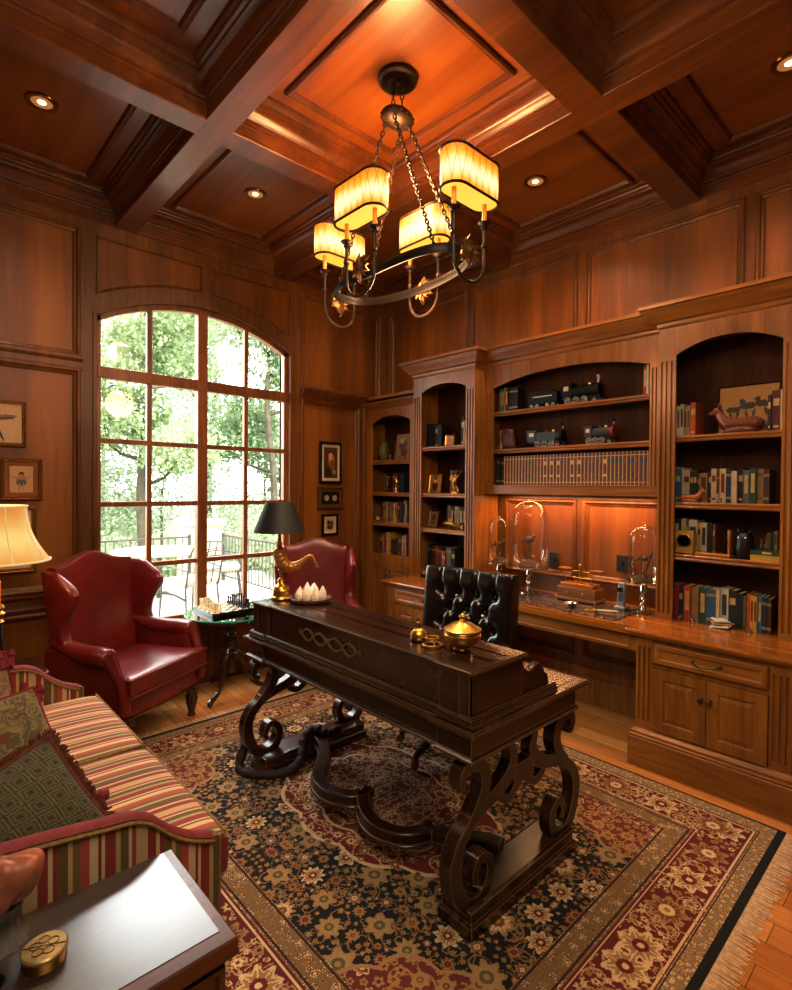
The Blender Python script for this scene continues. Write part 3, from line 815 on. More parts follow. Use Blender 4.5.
def base_cabinet(name, label, ya, yb, x=3.165):
    """ya<yb outer of pilasters"""
    t = thing(name, label, 'cabinet', (x, ya, 0)); W = yb-ya; pw = .095; D = 3.79-x
    MB().box(.018, D, .004, W-.004, .20, .748).build('carcass', 'case', t)
    for a in (0, W-pw):
        mb = MB(); fluted(mb, 0, a, a+pw, .20, .75, .265, .695); mb.build('pilaster', 'case', t, smooth=0)
    MB().box(.006, .02, pw, W-pw, .72, .748).build('top_rail', 'case', t); MB().box(.006, .02, pw, W-pw, .585, .615).build('middle_rail', 'case', t)
    # plinth
    mb = MB(); mb.loft([(D, -.0), (0, 0), (0, W), (D, W)], [(.03, 0), (.03, .165), (.026, .17), (.028, .18), (.018, .188), (.020, .20), (.006, .212), (0, .225), (-.02, .225)], closed=False, side=1)
    mb.build('plinth', 'casey', t)
    dr = MB(); P = lambda u, v, h: (-h, u, v)
    a, b, c, e = pw+.004, W-pw-.004, .618, .717
    dr.box(-.004, .016, a, b, c, e)
    dr.frame(a+.03, b-.03, c+.022, e-.022, [(-.03, .004), (-.022, .012), (-.004, .012), (0, .008), (.006, .0045), (.012, .0045)], P)
    d = dr.build('drawer', 'casey', t, smooth=0)
    bail((a+b)/2, .668, -.008, .14, d)
    m = W/2
    for (p, q, s) in ((pw+.004, m-.002, -1), (m+.002, W-pw-.004, 1)):
        dd = raised_door('door', -.002, p, q, .232, .583, t)
        knob(t, m+s*.022, .478, -.012, dd)
    return t
base_cabinet('base_cabinet', 'fluted cherry base cabinet under the right bookcase', .585, 1.335)
base_cabinet('base_cabinet', 'fluted cherry base cabinet under the tall narrow bookcase, behind the desk chair', 2.76, 3.50)

# continuous worktop with kneehole apron
t = thing('countertop', 'long cherry countertop running between the two base cabinets under the bookcases', 'countertop', (3.16, .56, .75))
TOP = [(0, 0), (.012, .002), (.018, .012), (.026, .016), (.030, .028), (.026, .038), (.018, .04), (0, .04)]
mb = MB(); o0 = -.0
mb.box(.0, .635, 0, 2.97, 0, .04)
mb.loft([(0, 0.0), (0, .80), (.03, .83), (.03, 2.14), (0, 2.17), (0, 2.97), (.3, 2.97)], [(o, z) for o, z in TOP], closed=False, side=1)
mb.build('slab', 'counter', t, smooth=30)
P = lambda u, v, h: (.03-h, u, v)
ap = MB(); ap.box(.028, .05, .775, 2.20, -.10, 0); ap.frame(.83, 2.10, -.082, -.018, [(-.01, 0), (-.006, .006), (0, .006), (.008, .001), (.010, .001)], P)
ap.frame(2.13, 2.19, -.082, -.018, [(-.01, 0), (-.006, .006), (0, .006), (.008, .001), (.010, .001)], P)
ap.build('apron', 'casey', t, smooth=0)
t = tag(MB().box(3.24, 3.70, 1.50, 2.62, .79, .797).build('stone_inlay', 'marble', bevel=.002), 'dark mottled polished stone slab let into the countertop under the glass domes', 'stone slab')

def tower(name, label, xf, ya, yb, ia, ib, z0, zc, spring, rise, shelves, crown=True, pil=True, flz=None, fl=3, xb=3.785, ends=(True, True), crs=1.0):
    t = thing(name, label, 'bookcase', (0, 0, 0))
    mb = MB()
    for a, b in ((ya, ya+.018), (yb-.018, yb)): mb.box(xf+.016, xb, a, b, z0, zc)
    mb.box(xf+.02, xb, ya+.018, yb-.018, zc-.06, zc)
    if not pil:
        for a, b in ((ya, ia), (ib, yb)): mb.box(xf, xf+.018, a, b, z0, spring)
    mb.build('side_panel', 'case', t)
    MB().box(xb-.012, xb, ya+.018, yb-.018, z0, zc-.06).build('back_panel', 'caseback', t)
    if pil:
        for a, b in ((ya, ia), (ib, yb)):
            mb = MB(); fluted(mb, xf, a, b, z0, spring+.0, z0+.04, spring-.03, fl); mb.build('pilaster', 'case', t, smooth=0)
    mb = MB(); arched_rail(mb, xf, .02, ia, ib, spring+.0, rise, zc)
    for a, b in ((ya, ia), (ib, yb)): mb.box(xf, xf+.018, a, b, spring, zc)
    mb.build('arched_rail', 'case', t, smooth=0)
    mb = MB(); crown_u(mb, xf, ya, yb, zc-.005, ends=ends, sc=crs); mb.box(xf+.0, xb, ya, yb, zc+.10, zc+.13); mb.build('crown', 'casey', t)
    for z in shelves: shelf_mesh(xf+.019, xb-.012, ya+.018, yb-.018, z).build('shelf', 'casey', t)
    return t
RT = tower('bookcase', 'right-hand arched bookcase with fluted pilasters standing on the countertop', 3.511, .62, 1.367, .72, 1.265, .79, 2.605, 2.425, .075, [1.933, 1.525, 1.205], ends=(True, True))
TT = tower('tall_bookcase', 'tall narrow arched bookcase with fluted pilasters, beside the low corner bookcase', 3.46, 2.79, 3.50, 2.886, 3.40, .79, 2.59, 2.447, .055, [1.965, 1.553, 1.239, .855], ends=(True, True))
# middle case hangs between the two
t = tower('hanging_bookcase', 'wide wall-hung bookcase holding model trains between the two arched bookcases', 3.60, 1.372, 2.786, 1.455, 2.712, 1.565, 2.605, 2.42, .08, [2.228, 1.922], ends=(False, False), xb=3.785, pil=True)
MB().box(3.594, 3.785, 1.376, 2.782, 1.552, 1.628).build('bottom_board', 'casey', t, bevel=.004)
# low corner case
t = tower('corner_bookcase', 'lower arched bookcase in the corner beside the window wall', 3.50, 3.504, 4.258, 3.585, 4.13, .0, 2.375, 2.235, .06, [1.864, 1.553, 1.26, .94], pil=False, ends=(False, False), crs=.5)
MB().box(3.50, 3.52, 3.585, 4.13, .862, .938).build('rail', 'case', t); MB().box(3.50, 3.785, 3.52, 4.24, 0, .12).build('plinth', 'case', t)
MB().box(3.515, 3.785, 3.52, 4.24, .12, .90).build('carcass', 'case', t)
for a, b, s in ((3.587, 3.856, 1), (3.86, 4.128, -1)):
    d = raised_door('door', 3.50, a, b, .125, .86, t, .055)
    yy = b-.03 if s > 0 else a+.03
    mb = MB()
    for q in (-1, 1):
        mb.tube(smooth_path([(3.485, yy, .72+q*.075), (3.478, yy+.018, .72+q*.06), (3.478, yy-.016, .72+q*.035), (3.478, yy+.012, .72+q*.012), (3.478, yy, .72)], 4), .005, 6)
        mb.ball((3.484, yy, .72+q*.08), .01, 8)
    mb.build('handle', 'pewter', d)

# glow under the hanging case
lamp('undercabinet_light', 'AREA', (3.69, 2.08, 1.540), 10, (1, .60, .27), shape='RECTANGLE', size=.10, size_y=1.2)

# ------------------------------------------------------------------ books
CN = {'cream': '#bda77f', 'tan': '#8f6c40', 'white': '#b9b3a2', 'navy': '#16243c', 'blue': '#28516f', 'teal': '#1f6d80', 'black': '#141210', 'brown': '#40230f',
      'maroon': '#57141a', 'red': '#8b221b', 'orange': '#a8461a', 'green': '#22402a', 'yellow': '#b98e1e', 'grey': '#57544e', 'olive': '#4f4a22', 'pink': '#a0626a', 'rust': '#6f3319'}
def book(name, label, group, x, y0, w, h, d, c, z, style=0, lean=0):
    """spine faces -x ; occupies y0..y0+w ; origin at base centre"""
    mb = MB(); e = .002
    mb.box(0, d, -w/2, -w/2+e, 0, h); mb.box(0, d, w/2-e, w/2, 0, h); mb.box(0, e, -w/2+e, w/2-e, 0, h)
    mb.cur = 1; mb.box(e, d-.004, -w/2+e, w/2-e, .003, h-.005)
    mb.cur = 2
    if style == 1:
        for q in (.12, .16, .8, .84): mb.box(-.0006, 0, -w/2, w/2, q*h, q*h+.004)
    elif style == 2:
        mb.box(-.0006, 0, -w*.28, w*.28, .3*h, .85*h)
    elif style == 3:
        mb.box(-.0006, 0, -w*.36, w*.36, .62*h, .8*h); mb.box(-.0006, 0, -w*.3, w*.3, .08*h, .14*h)
    lab = {'cream': '#6e2a1c', 'white': '#35322c', 'tan': '#3b2412', 'yellow': '#6a1a12'}.get(c, '#b59a58')
    o = mb.build(name, [cmat(CN[c], .6), 'cream', cmat(lab, .5)], smooth=0, fix=False)
    o.location = (x, y0+w/2, z)
    if lean: o.rotation_euler = (lean, 0, 0)
    return tag(o, label, 'book', group)
RB = random.Random(5)
def shelf_books(x, y_left, z, spec, where, hmul=1.0, depth=.15, first=0):
    """spec: list of 'colour:w_mm:h_mm[:style]' from left (large y) to right (small y)"""
    y = y_left; n = first
    for s in spec.split():
        p = s.split(':'); w, h = float(p[1])/1000, float(p[2])/1000*hmul
        if p[0] == 'gap': y -= w; continue
        y -= w
        book('book', '%s %sbook, %s from the left %s' % (p[0], ('thick ' if w > .035 else 'slim ' if w < .02 else ''), ordw(n), where), 'books '+where,
             x+RB.uniform(-.006, .012), y, w-.0012, h, depth, p[0], z, int(p[3]) if len(p) > 3 else RB.choice([0, 1, 2, 3, 3]))
        n += 1
    return y
# right-hand bookcase: interior y .72..1.265
bx = 3.575
shelf_books(bx, 1.305, 1.933, 'cream:22:195:2 cream:20:190:2 white:20:200:2 tan:20:180:2 tan:18:185:2 orange:30:205:3', 'on the top shelf of the right bookcase')
shelf_books(bx, .80, 1.933, 'black:16:200 maroon:42:225:3 cream:18:225', 'right of the horse picture')
shelf_books(bx+.05, 1.325, 1.525, 'white:12:225:0 blue:50:205:3 white:10:215:0 cream:38:200:3 black:20:190 black:22:195:3 green:14:180 tan:44:180:2 navy:20:195 cream:30:205:3 rust:14:180 cream:34:205:2 navy:30:200 cream:30:190:0 black:30:205:3 grey:32:195:2 green:34:205:2 tan:34:200 brown:30:195', 'on the second shelf of the right bookcase')
shelf_books(bx+.05, 1.325, 1.205, 'black:20:215 black:40:215:2 cream:32:215:0 grey:16:205 white:48:210:3 yellow:22:195:3 white:34:195:2 black:30:200 rust:16:190', 'on the third shelf of the right bookcase')
shelf_books(bx+.02, .80, 1.205+.062, 'olive:18:95:0 black:16:100:0 tan:16:105:2', 'behind the flat pair')
shelf_books(bx+.02, 1.31, .79, 'maroon:26:215:0 red:26:215:0 navy:24:205:3 orange:42:215:2 gap:8:1 tan:40:215:0 green:42:215:2 blue:52:215:1 cream:20:220:0 white:44:225:2 black:42:220:3 black:34:210:0 olive:18:200:0 orange:18:215:0 yellow:18:210:2 yellow:16:205:2 teal:22:205:2 navy:22:205 brown:24:200', 'on the bottom shelf of the right bookcase')
# flat books
def flat_book(label, x, y, z, w, d, h, c, rz=0):
    mb = MB(); mb.box(-d/2, d/2, -w/2, w/2, 0, .002); mb.box(-d/2, d/2, -w/2, w/2, h-.002, h); mb.box(-d/2, -d/2+.002, -w/2, w/2, .002, h-.002)
    mb.cur = 1; mb.box(-d/2+.003, d/2-.004, -w/2+.004, w/2-.004, .002, h-.002)
    mb.cur = 2; mb.box(-d/2-.0006, -d/2, -w*.2, w*.1, h*.25, h*.7)
    o = mb.build('book', [cmat(CN[c]), 'cream', cmat('#b59a58')], smooth=0, fix=False); o.location = (x, y, z); o.rotation_euler = (0, 0, rz)
    return tag(o, label, 'book')
flat_book('yellow book lying flat on the third shelf of the right bookcase', 3.64, .795, 1.205, .145, .17, .032, 'yellow')
flat_book('green book lying on top of the flat yellow book', 3.645, .797, 1.237, .15, .17, .028, 'green')
# tall narrow bookcase interior y 2.93..3.45
shelf_books(bx, 3.44, 1.965, 'black:30:215:0 navy:34:220:0 black:36:215:0 navy:36:205:3 black:40:200:0', 'on the top shelf of the tall bookcase')
shelf_books(bx, 3.04, 1.965, 'black:36:255:3 cream:14:215:0 tan:16:215:2 black:30:215', 'right of the gold oval frame, tall bookcase')
shelf_books(bx+.05, 3.20, 1.553, 'tan:26:205:2 brown:60:190:0', 'behind the gold figure in the tall bookcase')
shelf_books(bx+.05, 3.24, 1.239, 'brown:30:200 tan:26:205:2 brown:26:195 maroon:24:200:3 cream:26:200:2 white:20:195:0 brown:40:190 black:30:190', 'on the third shelf of the tall bookcase')
shelf_books(bx+.02, 3.46, .855, 'grey:34:240:0 black:30:225 brown:56:215:1 rust:40:215:1 brown:30:205:1 orange:34:180:3 rust:22:170:3 grey:60:215:1 black:40:200:3', 'on the bottom shelf of the tall bookcase')
# corner bookcase interior y 3.60..4.13
shelf_books(bx+.08, 4.126, 1.553, 'grey:22:185:0 rust:26:195:1 brown:28:190:2 black:30:185:1 black:40:195:0 red:30:190:1 orange:20:175:0 black:40:180:0 navy:60:195:0', 'on the second shelf of the corner bookcase')
shelf_books(bx+.02, 4.08, 1.26, 'maroon:26:190:1 tan:34:195:3 cream:30:195:1 brown:30:190:0 tan:30:195:1 tan:26:190:3 cream:20:180:0 yellow:26:190:2 red:22:205:0 navy:26:205:3 rust:14:205:0 black:30:210:0 white:20:215:2 grey:30:215:2', 'on the third shelf of the corner bookcase')
shelf_books(bx+.02, 4.10, .94, 'maroon:28:195:3 pink:22:200:2 red:24:190:0 tan:26:210:0 cream:26:215:0 yellow:34:205:1 brown:60:150:0 brown:60:160:0 green:26:200:3 cream:22:190:1 orange:26:200:3 pink:24:205:2 black:30:200:0', 'on the bottom shelf of the corner bookcase')
shelf_books(bx+.09, 4.11, 1.864, 'olive:30:230:2 brown:30:225:0', 'behind the vase of the corner bookcase top shelf')
# hanging case : set of matched volumes and the book clusters beside the trains
shelf_books(3.655, 2.705, 2.228, 'maroon:16:170:0 teal:20:185:2 blue:22:190:2 tan:20:195:0 brown:24:190:2 black:50:190:1 black:40:185:1', 'left of the largest model engine', depth=.11)
shelf_books(3.655, 1.525, 2.228, 'red:26:200:2 white:14:200:0 red:22:200:2', 'right of the largest model engine', depth=.11)
shelf_books(3.655, 2.70, 1.922, 'maroon:20:150:1 cream:16:155:2 rust:26:160:1', 'beside the rust leather case, hanging bookcase', depth=.11)
def setvol(i, y, w, band):
    mb = MB(); h = .232; d = .11
    # rounded spine
    n = 6; P = lambda u, v, hh: (u, v, hh)
    poly = [(.010*(1-cos(0))+.008*(1-sin(pi*k/n)), -w/2+w*k/n) for k in range(n+1)]
    mb.prism(poly+[(d, w/2), (d, -w/2)], 0, h, P)
    mb.cur = 1
    mb.box(.0005, .02, w*.40, w/2+.0008, 0, h+.001)
    for z in (.02, .205):
        mb.prism([(a-.0012, b) for a, b in poly]+[(.012, w/2), (.012, -w/2)], z, z+.004, P)
    mb.cur = 2
    mb.prism([(a-.0008, b) for a, b in poly]+[(.012, w/2), (.012, -w/2)], .153, .183, P)
    mb.prism([(a-.0008, b) for a, b in poly]+[(.012, w/2), (.012, -w/2)], .063, .078, P)
    o = mb.build('book', [cmat('#6a2416', .4), cmat('#d8bf86', .4), cmat({'red': '#8a2a1c', 'green': '#2c4a26', 'blue': '#1c2f5c', 'gold': '#c9a868'}[band], .4)], smooth=0)
    o.location = (3.648, y, 1.628)
    tag(o, '%s volume from left in the matched row of gold-edged leather books, %s label' % (ordw(i), band), 'book', 'matched leather volumes along the bottom of the hanging bookcase')
bands = 'red red red red green green red blue blue green red red red gold red gold blue gold blue red green gold red gold red green red red green red gold green blue blue blue red blue blue red blue green red'.split()
shelf_books(3.65, 2.708, 1.628, 'black:34:225:1 black:40:215:1', 'before the matched leather row', depth=.11)
y = 2.63; w = (2.63-1.458)/len(bands)
for i, b in enumerate(bands):
    setvol(i, y-w/2, w-.0012, b); y -= w
# ================================================================== RUG
def make_rug():
    X0, X1, Y0, Y1 = .645, 3.035, .575, 3.545
    hx, hy = (X1-X0)/2, (Y1-Y0)/2; st = .0045
    nx, ny = int(hx/st), int(hy/st)
    X, Y = np.meshgrid((np.arange(nx)+.5)*hx/nx, (np.arange(ny)+.5)*hy/ny, indexing='xy')   # quadrant, 0 = centre
    R = np.array
    def C(h): return R(rgb(h)[:3])
    img = np.zeros(X.shape+(3,)); img[:] = C('#0c0a0a')
    d = np.minimum(hx-X, hy-Y)
    rs = np.random.RandomState(4)
    # corner spandrels (scalloped) and medallion
    fx, fy = hx-.41, hy-.41
    cd = np.hypot((fx-X)/1.0, (fy-Y)/1.25); ca = np.arctan2(fy-Y, fx-X)
    corner = (cd < .30+.035*np.abs(np.sin(ca*5))) & (d > .41)
    md = np.hypot(X/.42, Y/.62); ma = np.arctan2(Y/.62, X/.42)
    medr = 1+.09*np.abs(np.cos(ma*6)); med = md < medr; med2 = md < medr*.74; pend = ((np.abs(X)/.13+np.abs(Y-.72)/.2) < 1)
    img[corner] = C('#68241a'); img[med | pend] = C('#681c13'); img[med2] = C('#6a2a1e')
    def put(mask, col, sub=None):
        img[mask] = col
    def stamp(cx, cy, r, n, ph, c1, c2, c3, region):
        i0, i1 = max(0, int((cx-r*1.3)/hx*nx)), min(nx, int((cx+r*1.3)/hx*nx)+1); j0, j1 = max(0, int((cy-r*1.3)/hy*ny)), min(ny, int((cy+r*1.3)/hy*ny)+1)
        if i1 <= i0 or j1 <= j0: return
        x = X[j0:j1, i0:i1]-cx; y = Y[j0:j1, i0:i1]-cy; q = np.hypot(x, y); a = np.arctan2(y, x)+ph
        e = r*(1+.20*np.cos(n*a)); sub = img[j0:j1, i0:i1]; rg = region[j0:j1, i0:i1]
        sub[(q < e) & rg] = c1; sub[(q < e*.80) & rg] = c2
        if r > .022:
            sub[(q < e*.80) & (np.abs(np.sin(n*a/2)) < .25) & (q > r*.3) & rg] = c1
            sub[(q < r*.42) & rg] = c3; sub[(q < r*.18) & rg] = c1
        else: sub[(q < r*.4) & rg] = c3
    def spiral(cx, cy, r0, a0, turns, w, col, region, sgn=1):
        n = 46; ts = np.linspace(0, 1, n); rr = r0*(1-ts*.9); aa = a0+sgn*ts*turns*2*pi
        for x, y in zip(cx+rr*np.cos(aa), cy+rr*np.sin(aa)):
            i0, i1 = max(0, int((x-w)/hx*nx)), min(nx, int((x+w)/hx*nx)+2); j0, j1 = max(0, int((y-w)/hy*ny)), min(ny, int((y+w)/hy*ny)+2)
            if i1 <= i0 or j1 <= j0: continue
            m = (np.hypot(X[j0:j1, i0:i1]-x, Y[j0:j1, i0:i1]-y) < w) & region[j0:j1, i0:i1]; img[j0:j1, i0:i1][m] = col
    def scatter(region, n, rmin, cols, rlist, tries=4000, pts=None, pad=1.15):
        pts = [] if pts is None else pts; k = 0
        ys, xs_ = np.nonzero(region)
        while k < n and tries > 0:
            tries -= 1; q = rs.randint(len(xs_)); cx, cy = X[ys[q], xs_[q]], Y[ys[q], xs_[q]]; r = rlist[rs.randint(len(rlist))]
            if any((cx-a)**2+(cy-b)**2 < ((r+c)*pad)**2 for a, b, c in pts): continue
            pts.append((cx, cy, r)); c1, c2, c3 = cols[rs.randint(len(cols))]
            stamp(cx, cy, r, rs.choice([6, 8, 10]) if r > .02 else 5, rs.uniform(0, 6), c1, c2, c3, region); k += 1
        return pts
    cr, tan, gold, rust, blk, red, olive = C('#ccb28a'), C('#9c7a4c'), C('#9a763c'), C('#76401f'), C('#120e0d'), C('#661a12'), C('#5c5430')
    field = (d > .41) & ~corner & ~med & ~pend
    for _ in range(95):
        ys, xs_ = np.nonzero(field); q = rs.randint(len(xs_))
        spiral(X[ys[q], xs_[q]], Y[ys[q], xs_[q]], rs.uniform(.05, .10), rs.uniform(0, 6), rs.uniform(.7, 1.3), .0032, C('#8d6a44'), field, rs.choice([-1, 1]))
    p = scatter(field, 20, 0, [(tan, cr, rust), (cr, gold, red), (tan, C('#a08456'), olive)], [.058, .05, .044], pad=1.5)
    p = scatter(field, 60, 0, [(rust, tan, red), (tan, rust, cr), (gold, tan, rust)], [.027, .023], pts=p, tries=6000, pad=1.35)
    p = scatter(field, 400, 0, [(tan, gold, rust), (rust, tan, cr), (olive, gold, tan), (rust, gold, red)], [.014, .011, .009], pts=p, tries=16000, pad=1.28)
    medm = med | pend
    for _ in range(30):
        ys, xs_ = np.nonzero(medm); q = rs.randint(len(xs_))
        spiral(X[ys[q], xs_[q]], Y[ys[q], xs_[q]], rs.uniform(.05, .10), rs.uniform(0, 6), 1.3, .0045, C('#c3a07c'), medm, rs.choice([-1, 1]))
    img[(med2) & (md > medr*.71)] = cr; img[(med) & (md > medr*.96)] = cr
    scatter(medm, 60, 0, [(cr, tan, red), (tan, rust, cr), (C('#b98a72'), cr, red)], [.022, .016, .013], tries=5000)
    for _ in range(12):
        ys, xs_ = np.nonzero(corner); q = rs.randint(len(xs_)); spiral(X[ys[q], xs_[q]], Y[ys[q], xs_[q]], .07, rs.uniform(0, 6), 1.2, .004, gold, corner)
    scatter(corner, 60, 0, [(gold, tan, red), (cr, rust, cr), (tan, gold, rust)], [.03, .018, .013], tries=3000)
    edge = corner & ((cd > .285+.035*np.abs(np.sin(ca*5)))); img[edge] = tan
    # borders
    b_out = (d > .012) & (d <= .095); b_red = (d > .095) & (d <= .30); b_in = (d > .30) & (d <= .41)
    img[d <= .012] = C('#120e0c'); img[(hy-Y < .03)] = C('#120e0c')
    img[b_out & (hy-Y >= .03)] = C('#8f7550'); img[b_red] = red; img[b_in] = C('#80643e')
    def along(region, mid, step, r, cols, off=0):
        k = 0; x = off
        while x < hx-mid+.02:
            stamp(x, hy-mid, r, 8, k, *cols[k % len(cols)], region); k += 1; x += step
        y_ = off; k = 0
        while y_ < hy-mid+.02:
            stamp(hx-mid, y_, r, 8, k, *cols[k % len(cols)], region); k += 1; y_ += step
    bo = b_out & (hy-Y >= .03)
    scatter(bo, 330, 0, [(C('#8d6a44'), cr, C('#8d6a44')), (C('#c0a274'), C('#7a4a30'), cr)], [.012, .009], tries=6000)
    scatter(b_in, 330, 0, [(C('#7a5530'), gold, rust), (cr, rust, cr)], [.013, .010], tries=6000)
    for m_ in (.105, .29, .315, .40, .088): img[(np.abs(d-m_) < .004)] = cr if m_ in (.105, .29) else C('#3a1a12')
    for _ in range(80):
        ys, xs_ = np.nonzero((d > .12) & (d < .28)); q = rs.randint(len(xs_)); spiral(X[ys[q], xs_[q]], Y[ys[q], xs_[q]], .06, rs.uniform(0, 6), 1.0, .0035, C('#b39468'), b_red, rs.choice([-1, 1]))
    along(b_red, .197, .235, .068, [(cr, tan, red), (tan, rust, cr)], .06)
    q = [(a, hy-.197, .07) for a in np.arange(.06, hx, .235)]+[(hx-.197, a, .07) for a in np.arange(.06, hy, .235)]
    scatter(b_red & (np.abs(d-.197) < .08), 300, 0, [(cr, tan, rust), (tan, cr, rust), (gold, tan, red)], [.022, .014, .011], pts=q, tries=9000)
    full = np.concatenate([img[:, ::-1], img], 1); full = np.concatenate([full[::-1], full], 0)
    NY, NX = full.shape[:2]
    full = full*(1-.10*rs.rand(NY, NX, 1))
    gx, gy = np.meshgrid(np.linspace(X0, X1, NX+1), np.linspace(Y0, Y1, NY+1))
    v = np.stack([gx, gy, np.full(gx.shape, .009)], -1).reshape(-1, 3)
    idx = np.arange((NX+1)*(NY+1)).reshape(NY+1, NX+1)
    f = np.stack([idx[:-1, :-1], idx[:-1, 1:], idx[1:, 1:], idx[1:, :-1]], -1).reshape(-1, 4)
    me = bpy.data.meshes.new('rug'); me.vertices.add(len(v)); me.vertices.foreach_set('co', v.ravel())
    me.loops.add(f.size); me.loops.foreach_set('vertex_index', f.ravel().astype(np.int32))
    me.polygons.add(len(f)); me.polygons.foreach_set('loop_start', (np.arange(len(f))*4).astype(np.int32))
    at = me.attributes.new('Col', 'FLOAT_COLOR', 'FACE'); cc = np.ones((len(f), 4), np.float32); cc[:, :3] = full.reshape(-1, 3)
    at.data.foreach_set('color', cc.ravel())
    me.update(calc_edges=True); me.validate(); me.materials.append(M['rug'])
    t = thing('oriental_rug', 'large oriental rug with black floral field, red borders and red medallion, under the desk', 'rug', (0, 0, 0))
    o = bpy.data.objects.new('pile', me); COL.objects.link(o); o.parent = t
    MB().box(X0, X1, Y0, Y1, 0, .0085).build('backing', cmat('#2a1d14', .9), t)
    for yy, s in ((Y0, -1), (Y1, 1)):
        mb = MB()
        for i in range(330):
            x = X0+(X1-X0)*(i+.5)/330; L = .075*RB.uniform(.8, 1.1); dx = RB.uniform(-.008, .008)
            mb.add([(x-.0033, yy, .006), (x+.0033, yy, .006), (x+dx+.003, yy+s*L, .003), (x+dx-.003, yy+s*L, .003)], [(0, 1, 2, 3)])
        o = mb.build('fringe', 'fringe', t, smooth=0); o['kind'] = 'stuff'
make_rug()

# ================================================================== helpers for soft shapes
def puff(mb, S, nu, nv, T, p=4.0, q=None, dim=None):
    """closed slab around surface S(u,v), thickness T (number or fn), rounded towards the rim"""
    q = q or p
    def th(u, v):
        a = (1-min(1, abs(2*u-1))**p)**(1/p); b = (1-min(1, abs(2*v-1))**q)**(1/q)
        t_ = T(u, v) if callable(T) else T
        return t_*a*b
    def nrm(u, v):
        e = 1e-3; a = Vector(S(min(1, u+e), v))-Vector(S(max(0, u-e), v)); b = Vector(S(u, min(1, v+e)))-Vector(S(u, max(0, v-e)))
        n = a.cross(b); return n.normalized() if n.length > 1e-12 else Vector((0, 0, 1))
    def warp(i, n): 
        t_ = i/n; return .5-.5*cos(pi*t_)
    vs = []; fs = []
    for sgn in (1, -1):
        for j in range(nv+1):
            for i in range(nu+1):
                u, v = warp(i, nu), warp(j, nv)
                n = nrm(min(max(u, .01), .99), min(max(v, .01), .99)); h = th(u, v)/2
                if sgn > 0 and dim: h -= dim(u, v)
                vs.append(Vector(S(u, v))+n*sgn*h)
    W = nu+1; O = W*(nv+1)
    for j in range(nv):
        for i in range(nu):
            a = j*W+i; fs.append((a, a+1, a+W+1, a+W)); fs.append((O+a, O+a+W, O+a+W+1, O+a+1))
    mb.add(vs, fs)
    return mb
def weld(o):
    import bmesh
    bm = bmesh.new(); bm.from_mesh(o.data); bmesh.ops.remove_doubles(bm, verts=bm.verts, dist=1e-4); bmesh.ops.recalc_face_normals(bm, faces=bm.faces); bm.to_mesh(o.data); bm.free()
    o.data.polygons.foreach_set('use_smooth', [True]*len(o.data.polygons)); return o
def uvgrid(o):
    """UV from stored (u,v) lists"""
    pass

